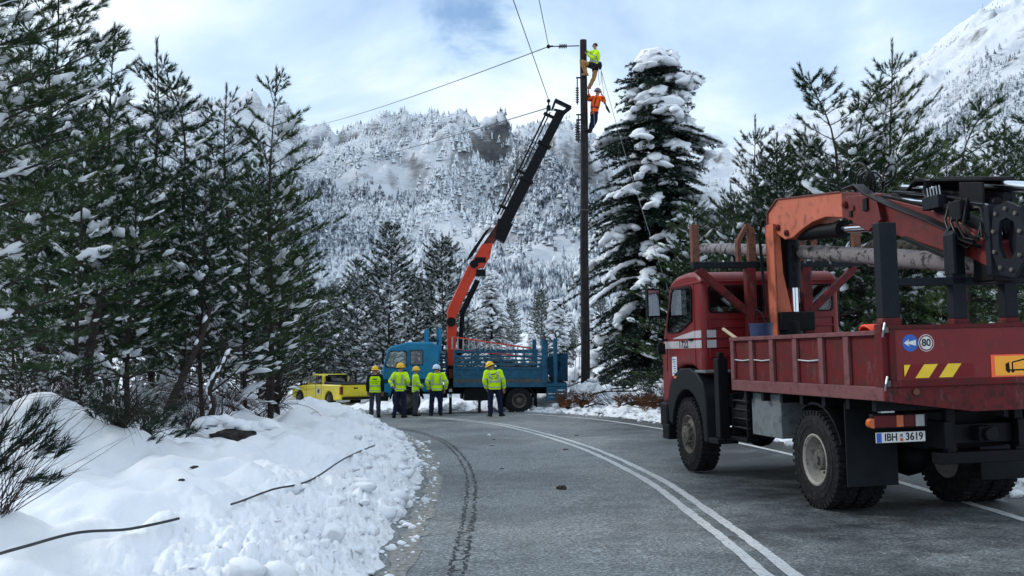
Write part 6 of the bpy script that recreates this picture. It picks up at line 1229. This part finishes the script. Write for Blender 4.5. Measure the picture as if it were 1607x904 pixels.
tool = MB(); tool.tube([pw(952,163,-.3), pw(955,170,-.3), pw(959,177,-.3)], [.02,.05,.03], 8); tool.blob(pw(951.5,162,-.3), (.05,.04,.05), 1, .1); tag(tool.build('hoist_tool', M['black'], None, smooth=50), 'dark hoist tool hanging in the air beside the man in orange', 'tool')
# ropes and wires
def sagline(name, a, b, sag, r, mat, label, cat, n=24):
    a = Vector(a); b = Vector(b); pts = [a.lerp(b, i/n)-Vector((0,0,sag*4*(i/n)*(1-i/n))) for i in range(n+1)]; o = MB().tube(pts, r, 6).build(name, mat, None, smooth=60); tag(o, label, cat); return o
c1 = pw(862,73); sagline('power_line', c1, (-3.9,-18,13.0), .05, .014, M['wire'], 'upper conductor running from the pole top insulator out of the top of the picture', 'wire')
Y2 = 120.; sagline('power_line', c1, ((470-803.5)/FPX*Y2, Y2, CAM_H+(562-198)/FPX*Y2), .35, .02, M['wire'], 'long conductor sloping down left from the pole top across the sky', 'wire', 40)
tipw = bw(-4.15,0,11.80); sagline('power_line', tipw, (-5.6,-18,11.8), .05, .014, M['wire'], 'conductor rising from the raised blue truck crane tip out of the top of the picture', 'wire')
tip2 = bw(-4.09,0,11.47); sagline('power_line', tip2, ((470-803.5)/FPX*Y2, Y2, CAM_H+(562-268)/FPX*Y2), .3, .02, M['wire'], 'conductor running left from the crane tip in front of the mountain', 'wire', 40)
sagline('rope', pw(944.5,106,-.1), (7.6,43.6,1.5), .5, .011, M['rope'], 'thin rope slanting down right from the upper lineman across the big fir', 'rope')
sagline('rope', pw(945.5,105,-.1), pw(951.5,161,-.3), .1, .010, M['rope'], 'short rope between the upper lineman and the hanging hoist tool', 'rope')
m = MB(); m.tube([pw(942,106,-.2), pw(941,118,-.2), pw(943,134,-.2), pw(945.5,130,-.2), pw(945.5,112,-.2)], .010, 5); tag(m.build('rope', M['rope'], None), 'slack rope loop hanging under the upper lineman', 'rope')
sagline('rope', pw(933,160,-.35), pw(934.5,198,-.35), .0, .010, M['rope'], 'pale rope hanging down across the orange jacket', 'rope')
sagline('rope', pw(906,520,-.3), Vector((2.15,37.6,hz(2.15,37.6))), .1, .012, M['rope'], 'yellowish rope hanging beside the foot of the pole', 'rope')
# ---------------------------------------------------------------- shrubs, fallen branches, debris
def stems(mb, rs, c, n, L, spread, droop, r, up=1., n_seg=7, dirbias=(0,0)):
    for _ in range(n):
        a = rs.uniform(0,6.28); e = rs.uniform(.2,1)*spread; d = Vector((math.cos(a)*e+dirbias[0], math.sin(a)*e+dirbias[1], up)).normalized(); l = L*rs.uniform(.5,1.15); p = Vector(c)+Vector((rs.uniform(-.1,.1),rs.uniform(-.1,.1),0)); pts = [p]
        for k in range(n_seg):
            d = (d+Vector((rs.uniform(-.13,.13),rs.uniform(-.13,.13),rs.uniform(-.08,.08)-droop))).normalized(); p = p+d*l/n_seg; pts.append(p)
        mb.tube(pts, [r*(1-k/n_seg*.75) for k in range(n_seg+1)], 3, cap=False)
def shrub(name, px, Y, n, L, spread, droop, r, mat, label, cat='shrub', seed=1, up=1., bias=(0,0), shoots=0, zo=0.):
    x = at(px, Y); rs = random.Random(seed); o = root(name, (x, Y, hz(x,Y)-.05+zo), label, cat); mb = MB(); stems(mb, rs, (0,0,0), n, L, spread, droop, r, up, dirbias=bias); s_ = mb.build('stem', M[mat], o, fixn=False); s_['kind'] = 'stuff'
    if shoots:
        sh = Shoots()
        for _ in range(shoots):
            a = rs.uniform(0,6.28); l = L*rs.uniform(.35,.9); d = Vector((math.cos(a)*spread+bias[0], math.sin(a)*spread+bias[1], rs.uniform(.2,up+.3))).normalized(); e = d*l-Vector((0,0,droop*l*2)); sh.add(e-d*.16, e, .13, 70, .007, .45); sh.add(e-d*.05+Vector((.04,.03,-.06)), e+Vector((.10,.02,.01)), .12, 40, .007, .5)
        c_ = link('needles', sh.mesh('needles', M['fir'], seed), o); c_['kind'] = 'stuff'
    return o
shrub('twig_shrub', 0, 7.6, 46, 1.1, .9, .035, .0042, 'twig', 'reddish bare twig shrub sticking out of the snow at the bottom left corner', seed=3, bias=(.55,-.1))
shrub('pine_sapling', -60, 7.4, 16, .95, .45, .0, .010, 'bark', 'drooping pine boughs entering low at the left edge above the twig shrub', 'pine', seed=4, bias=(1.0,0), shoots=18, zo=.32)
shrub('broom_shrub', 188, 13.2, 130, 1.35, .85, .17, .005, 'broom', 'weeping green broom shrub beside the pointed snow mound', seed=5, bias=(.25,-.25), up=.9, shoots=16)
shrub('broom_shrub', 232, 13.8, 75, 1.0, .9, .18, .0048, 'broom', 'smaller drooping broom shrub just right of the weeping one', seed=6, bias=(.3,-.2), shoots=6)
shrub('broom_shrub', 428, 25.0, 190, 1.7, .5, .14, .008, 'broom', 'grey drooping broom shrub at the right end of the snow slope near the pickup', seed=7, bias=(.1,0))
shrub('twig_shrub', 305, 17.5, 60, 1.7, .8, .03, .005, 'twig', 'thin bare shrub between the two leaning trunks', seed=8)
shrub('twig_shrub', 345, 18.5, 45, 1.3, .9, .04, .005, 'twig', 'sparse bare twigs right of the crooked trunk', seed=9, bias=(.4,0))
shrub('twig_shrub', 60, 14.5, 70, 1.5, .9, .05, .006, 'twig', 'brown twiggy shrub under the pines at the left edge', seed=10)
shrub('twig_shrub', 120, 16.5, 60, 1.4, .9, .05, .006, 'twig', 'bare shrub behind the pointed snow mound', seed=11)
def snowy_shrub(px, Y, n, L, label, seed, bias=(0,0)):
    x = at(px, Y); rs = random.Random(seed); o = root('snowy_shrub', (x, Y, hz(x,Y)-.05), label, 'shrub', group='snow-laden shrubs under the left pines'); mb = MB(); sn = MB()
    for _ in range(n):
        a = rs.uniform(0,6.28); d = Vector((math.cos(a)*.7+bias[0], math.sin(a)*.5+bias[1], rs.uniform(.8,1.5))).normalized(); l = L*rs.uniform(.5,1.15); q = Vector((rs.uniform(-.25,.25),rs.uniform(-.2,.2),0)); pts = [q]
        for k in range(7): d = (d+Vector((rs.uniform(-.15,.15),rs.uniform(-.15,.15),-.20-.03*k))).normalized(); q = q+d*l/7; pts.append(q)
        mb.tube(pts, [.011*(1-k/9) for k in range(8)], 4, cap=False)
        for k in range(2,7):
            if rs.random() < .8: e = Vector((rs.uniform(-1,1),rs.uniform(-.7,.7),rs.uniform(-.3,.5))).normalized(); mb.tube([pts[k], pts[k]+e*.16, pts[k]+e*.3+Vector((0,0,-.05))], [.005,.004,.002], 3, cap=False)
        if rs.random() < .75: k0 = rs.randint(2,4); drape(sn, rs, [p_.copy() for p_ in pts[k0:k0+rs.randint(2,4)]], rs.uniform(.03,.085), .7, 6)
    s_ = mb.build('stem', M['twig'], o, fixn=False); s_['kind'] = 'stuff'
    if sn.v: s_ = sn.build('snow_cover', M['snowload'], o, smooth=80, fixn=False); s_['kind'] = 'stuff'
for px, Y, n, L, sd, lb in ((250,19.5,26,1.9,1,'arching shrub bowed by snow left of the dark leaning trunk'),(300,21,26,2.0,2,'snow-laden twiggy shrub right behind the leaning trunk'),(365,20,28,1.9,3,'snow-bent shrub above the dark hollow in the snow'),(405,22.5,24,1.9,4,'snowy shrub left of the broken trunk'),(210,17.5,22,1.7,5,'snow-bowed shrub behind the smaller broom'),(60,16.5,26,2.0,6,'snow-laden shrub behind the pointed mound at the left edge'),(330,24,24,2.2,7,'tall snowy shrub farther back between the leaning and crooked trunks'),(160,19,24,2.0,8,'snowy shrub behind the snow-streaked trunk')): snowy_shrub(px, Y, n, L, lb, sd)
def trunk_piece(name, pts, r, label, cat, branches=0, seed=0):
    rs = random.Random(seed); o = root(name, pts[0], label, cat); p = [Vector(q)-Vector(pts[0]) for q in pts]; pp = smooth_path(p, 5); n = len(pp); mb = MB(); mb.tube(pp, [r*(1-.5*i/n)*(1+.08*math.sin(i*2.3)) for i in range(n)], 8); mb.build('stem', M['bark'], o, smooth=50, fixn=False)
    for _ in range(branches):
        i = rs.randint(n//3, n-1); mb = MB(); d = Vector((rs.uniform(-1,1),rs.uniform(-.6,.6),rs.uniform(0,1))).normalized(); q = pp[i]; mb.tube([q, q+d*.4, q+d*.8+Vector((0,0,.1))], [r*.35,.012,.005], 4, cap=False); mb.build('branch', M['bark'], o, fixn=False)
    sn = MB()
    for i in range(1, n-1, 2):
        if rs.random() < .6: snow_pad(sn, rs, pp[i]+Vector((-.02,0,r*.7)), pp[min(i+1,n-1)]-pp[i-1], .10, .05, .04, 1, .2)
    if sn.v: s_ = sn.build('snow_cover', M['snowload'], o, smooth=80); s_['kind'] = 'stuff'
    return o
def gp(px, py, Y): X = at(px, Y); d = (452-py)/FPX; return (X, Y, CAM_H+Y*(math.sin(PITCH)+d*math.cos(PITCH))/(math.cos(PITCH)-d*math.sin(PITCH)))
trunk_piece('leaning_trunk', [gp(266,645,17), gp(285,600,17.1), gp(300,565,17.2), gp(318,525,17.6), gp(330,480,18)], .075, 'dark bare trunk leaning right out of the snow below the left pines', 'tree trunk', 5, 1)
trunk_piece('crooked_trunk', [gp(325,672,16.5), gp(337,640,16.5), gp(330,612,16.6), gp(345,582,16.7), gp(362,552,17)], .055, 'crooked thin trunk rising beside the dark hollow in the snow', 'tree trunk', 6, 2)
trunk_piece('broken_trunk', [gp(392,640,24), gp(415,622,24.1), gp(436,600,24.2)], .07, 'broken trunk leaning right beside the grey drooping broom', 'tree trunk', 3, 3)
trunk_piece('fallen_branch', [gp(368,635,22), gp(395,624,22), gp(418,612,22.2)], .04, 'dark fallen branch lying on the snow left of the broken trunk', 'branch', 3, 4)
trunk_piece('snapped_trunk', [gp(142,600,15.5), gp(140,560,15.6), gp(150,500,15.8), gp(165,440,16)], .09, 'snow-streaked trunk standing behind the pointed mound', 'tree trunk', 6, 5)
# dark hollow under the snow edge: dark rock shape added for the shade below an overhanging lip
x, y, z = gp(370,683,16.0); o = root('shade_rock', (x, y, hz(x,y)), 'dark rock shape standing for the shade in a hollow of the snow below the crooked trunk', 'shade_rock'); mb = MB(); mb.blob((.05,0,.0), (.30,.24,.15), 3, .24, 3); mb.blob((-.22,.08,.0), (.18,.15,.10), 3, .24, 5); mb.build('stone', M['rock'], o, smooth=30)
sn = MB(); rs = random.Random(6)
for k in range(7): snow_pad(sn, rs, (-.5+.17*k, .12, .20+.05*math.sin(k)), (1,0,0), .2, .2, .10, 2, .2)
s_ = sn.build('snow_cover', M['snowload'], o, smooth=80); s_['kind'] = 'stuff'
for px, py, Y, s_, lb in ((310,757,11.5,.03,'small dark twig clump poking through the snow above the cable'),(290,795,10.2,.022,'tiny dark stone peeping from a snow hummock'),(632,662,30,.05,'dark stone chip on top of the snowbank left of the crew')):
    x, y, z = gp(px, py, Y); mb = MB(); rs = random.Random(int(px)); mb.blob((0,0,0), (s_*1.6,s_,s_*.6), 2, .35, px); o = mb.build('stone', M['rock'], None, smooth=40); o.location = (x, y, hz(x,y)+.01); tag(o, lb, 'stone')
# fallen cable on the left snow, drawn over the real surface
def ground_cable(name, pix, r, label, sink=()):
    pts = []
    for px, Y in pix: x = at(px, Y); pts.append((x, Y))
    P_ = catmull(pts, 14); Z = height(P_[:,0], P_[:,1]); Z = np.convolve(np.pad(Z, 6, 'edge'), np.ones(13)/13, 'valid'); Z = np.maximum(Z+.03, height(P_[:,0],P_[:,1])+.5*r*0+.012-.0)
    o = MB().tube([(P_[i,0],P_[i,1],Z[i]) for i in range(len(P_))], r, 6).build(name, M['cable'], None, smooth=60); tag(o, label, 'cable'); return o
def on_snow(px, py):
    """distance along the ground where the snow surface is seen in that direction"""
    d = (452-py)/FPX; dz = (math.sin(PITCH)+d*math.cos(PITCH))/(math.cos(PITCH)-d*math.sin(PITCH)); Y = np.arange(5, 40, .05); X = (px-803.5)/FPX*Y; hh = height(X, Y); k = np.argmax(CAM_H+Y*dz <= hh); return float(Y[k])
def cable_over(name, pix, r, label):
    pts = [(at(px, on_snow(px,py)), on_snow(px,py)) for px, py in pix]; P_ = catmull(pts, 12); Z = height(P_[:,0], P_[:,1]); Z = np.convolve(np.pad(Z, 30, 'edge'), np.ones(61)/61, 'valid')+.085
    tag(MB().tube([(P_[i,0],P_[i,1],Z[i]) for i in range(len(P_))], r, 6).build(name, M['cable'], None, smooth=60), label, 'cable')
cable_over('cable', [(-60,905),(40,885),(130,866),(215,847),(287,829)], .011, 'black cable end lying across the snow at the bottom left')
cable_over('cable', [(368,806),(430,783),(490,758),(545,735),(590,709)], .010, 'black cable stretch lying on the snowbank nearer the crew')
# clod of earth on the road, smaller crumbs
def clod(name, px, py, s_, label, seed, mat='clod', flat=.6):
    d = (452-py)/FPX; dz = (math.sin(PITCH)+d*math.cos(PITCH))/(math.cos(PITCH)-d*math.sin(PITCH)); Y = np.arange(5, 60, .02); X = (px-803.5)/FPX*Y; k = np.argmax(CAM_H+Y*dz <= gflat(X, Y)+.004); x, y = float(X[k]), float(Y[k])
    mb = MB(); rs = random.Random(seed)
    for _ in range(5): mb.blob((rs.uniform(-.6,.6)*s_, rs.uniform(-.6,.6)*s_, s_*flat*.4), (s_*rs.uniform(.3,.8), s_*rs.uniform(.3,.7), s_*flat*rs.uniform(.4,.9)), 2, .35, rs.random()*50, freq=2.5)
    o = mb.build(name, M[mat], None, smooth=40); o.location = (x, y, gz(x,y)); tag(o, label, name.replace('_',' ').split()[-1])
clod('earth_clod', 881, 768, .075, 'brown earth clod lying on the asphalt between the tar seam and centre lines', 1)
for px, py, s_, sd, lb in ((775,690,.04,2,'small dark crumb on the far part of the left lane'),(788,736,.035,3,'flat dark crumb on the left lane before the brown clod'),(772,700,.04,8,'dark crumb right behind the other far one'),(886,706,.05,4,'dark scrap lying on the centre lines'),(905,684,.04,5,'dark scrap on the right lane near the pole side')): clod('road_crumb', px, py, s_, lb, sd, flat=.35)
for px, py, s_, sd, lb in ((672,696,.07,6,'white snow lump lying alone on the road left of the tar seam'),(768,684,.05,7,'small snow lump on the far left lane')): clod('snow_lump', px, py, s_, lb, sd, 'snowload', .8)
# brown brush heaps and branches on the right verge
def brush(px, Y, w, h, label, seed):
    x = at(px, Y); o = root('brush_heap', (x, Y, hz(x,Y)-.05), label, 'brush heap'); rs = random.Random(seed); mb = MB()
    for _ in range(16): mb.blob((rs.uniform(-w,w)*.75, rs.uniform(-.3,.3), rs.uniform(0,h*.4)), (w*.22,.2,h*.25), 2, .6, rs.random()*40, freq=4.)
    s_ = mb.build('leaf_litter', M['brownleaf'], o, smooth=30); s_['kind'] = 'stuff'; mb = MB(); sh = Shoots()
    for _ in range(260): p = Vector((rs.uniform(-w,w), rs.uniform(-.4,.2), rs.uniform(.0,h))); d = Vector((rs.uniform(-1,1),rs.uniform(-.8,.3),rs.uniform(-.2,.7))).normalized(); sh.add(p, p+d*.2, .10, 16, .012, .8)
    c_ = link('dead_needles', sh.mesh('dead_needles', M['brownleaf'], seed), o); c_['kind'] = 'stuff'
    for _ in range(14): p = Vector((rs.uniform(-w,w), rs.uniform(-.4,.1), rs.uniform(.05,h))); d = Vector((rs.uniform(-1,1),rs.uniform(-.5,.2),rs.uniform(-.1,.6))).normalized(); mb.tube([p, p+d*.3, p+d*.6], [.014,.010,.005], 4)
    t_ = mb.build('twig', M['twig'], o); t_['kind'] = 'stuff'
brush(903,37.0,.6,.5,'rusty brown brush heap directly in front of the pole foot',1)
brush(995,35.3,.6,.34,'brown brush heap on the right verge between two grubby snow lumps',2)
brush(1035,33.3,.6,.42,'brown brush heap beside the red truck front wheel',3)
rs = random.Random(44)
for px, Y, l, a, lb in ((965,37.6,1.6,.1,'dark branch lying over the snow right of the pole'),(945,36.2,1.2,-.2,'broken branch along the right road edge below the pole'),(1010,33.6,1.4,.05,'branch lying flat on the verge by the white edge line'),(880,39.6,1.5,.6,'dark branch stub leaning on the snow heap left of the pole'),(985,38.5,1.9,.25,'long dark bough slanting on the heap under the big fir')):
    x = at(px, Y); z = hz(x, Y)+.12; trunk_piece('branch', [(x-l*.5,Y,z-.05),(x-l*.15,Y-.05,z+.06),(x+l*.2,Y,z+.02+a*.3),(x+l*.5,Y+.1,z+a*.6)], .035, lb, 'branch', 5, int(px))
# dark green fallen boughs under the fir
for px, Y, sd, lb in ((985,42,1,'dark fallen fir bough heap right of the pole foot'),(1025,40.5,2,'dark green bough heap left of the red truck nose'),(1050,36.5,3,'low green bough heap behind the red truck front wheel')):
    x = at(px, Y); o = root('bough_heap', (x, Y, hz(x,Y)), lb, 'boughs'); sh = Shoots(); rs = random.Random(sd)
    for _ in range(260):
        p = Vector((rs.gauss(0,.6), rs.gauss(0,.4), abs(rs.gauss(0,.35)))); d = Vector((rs.uniform(-1,1),rs.uniform(-1,.3),rs.uniform(-.5,.5))).normalized(); sh.add(p, p+d*.35, .10, 26, .02, .6)
    c_ = link('needles', sh.mesh('needles', M['fir'], sd), o); c_['kind'] = 'stuff'
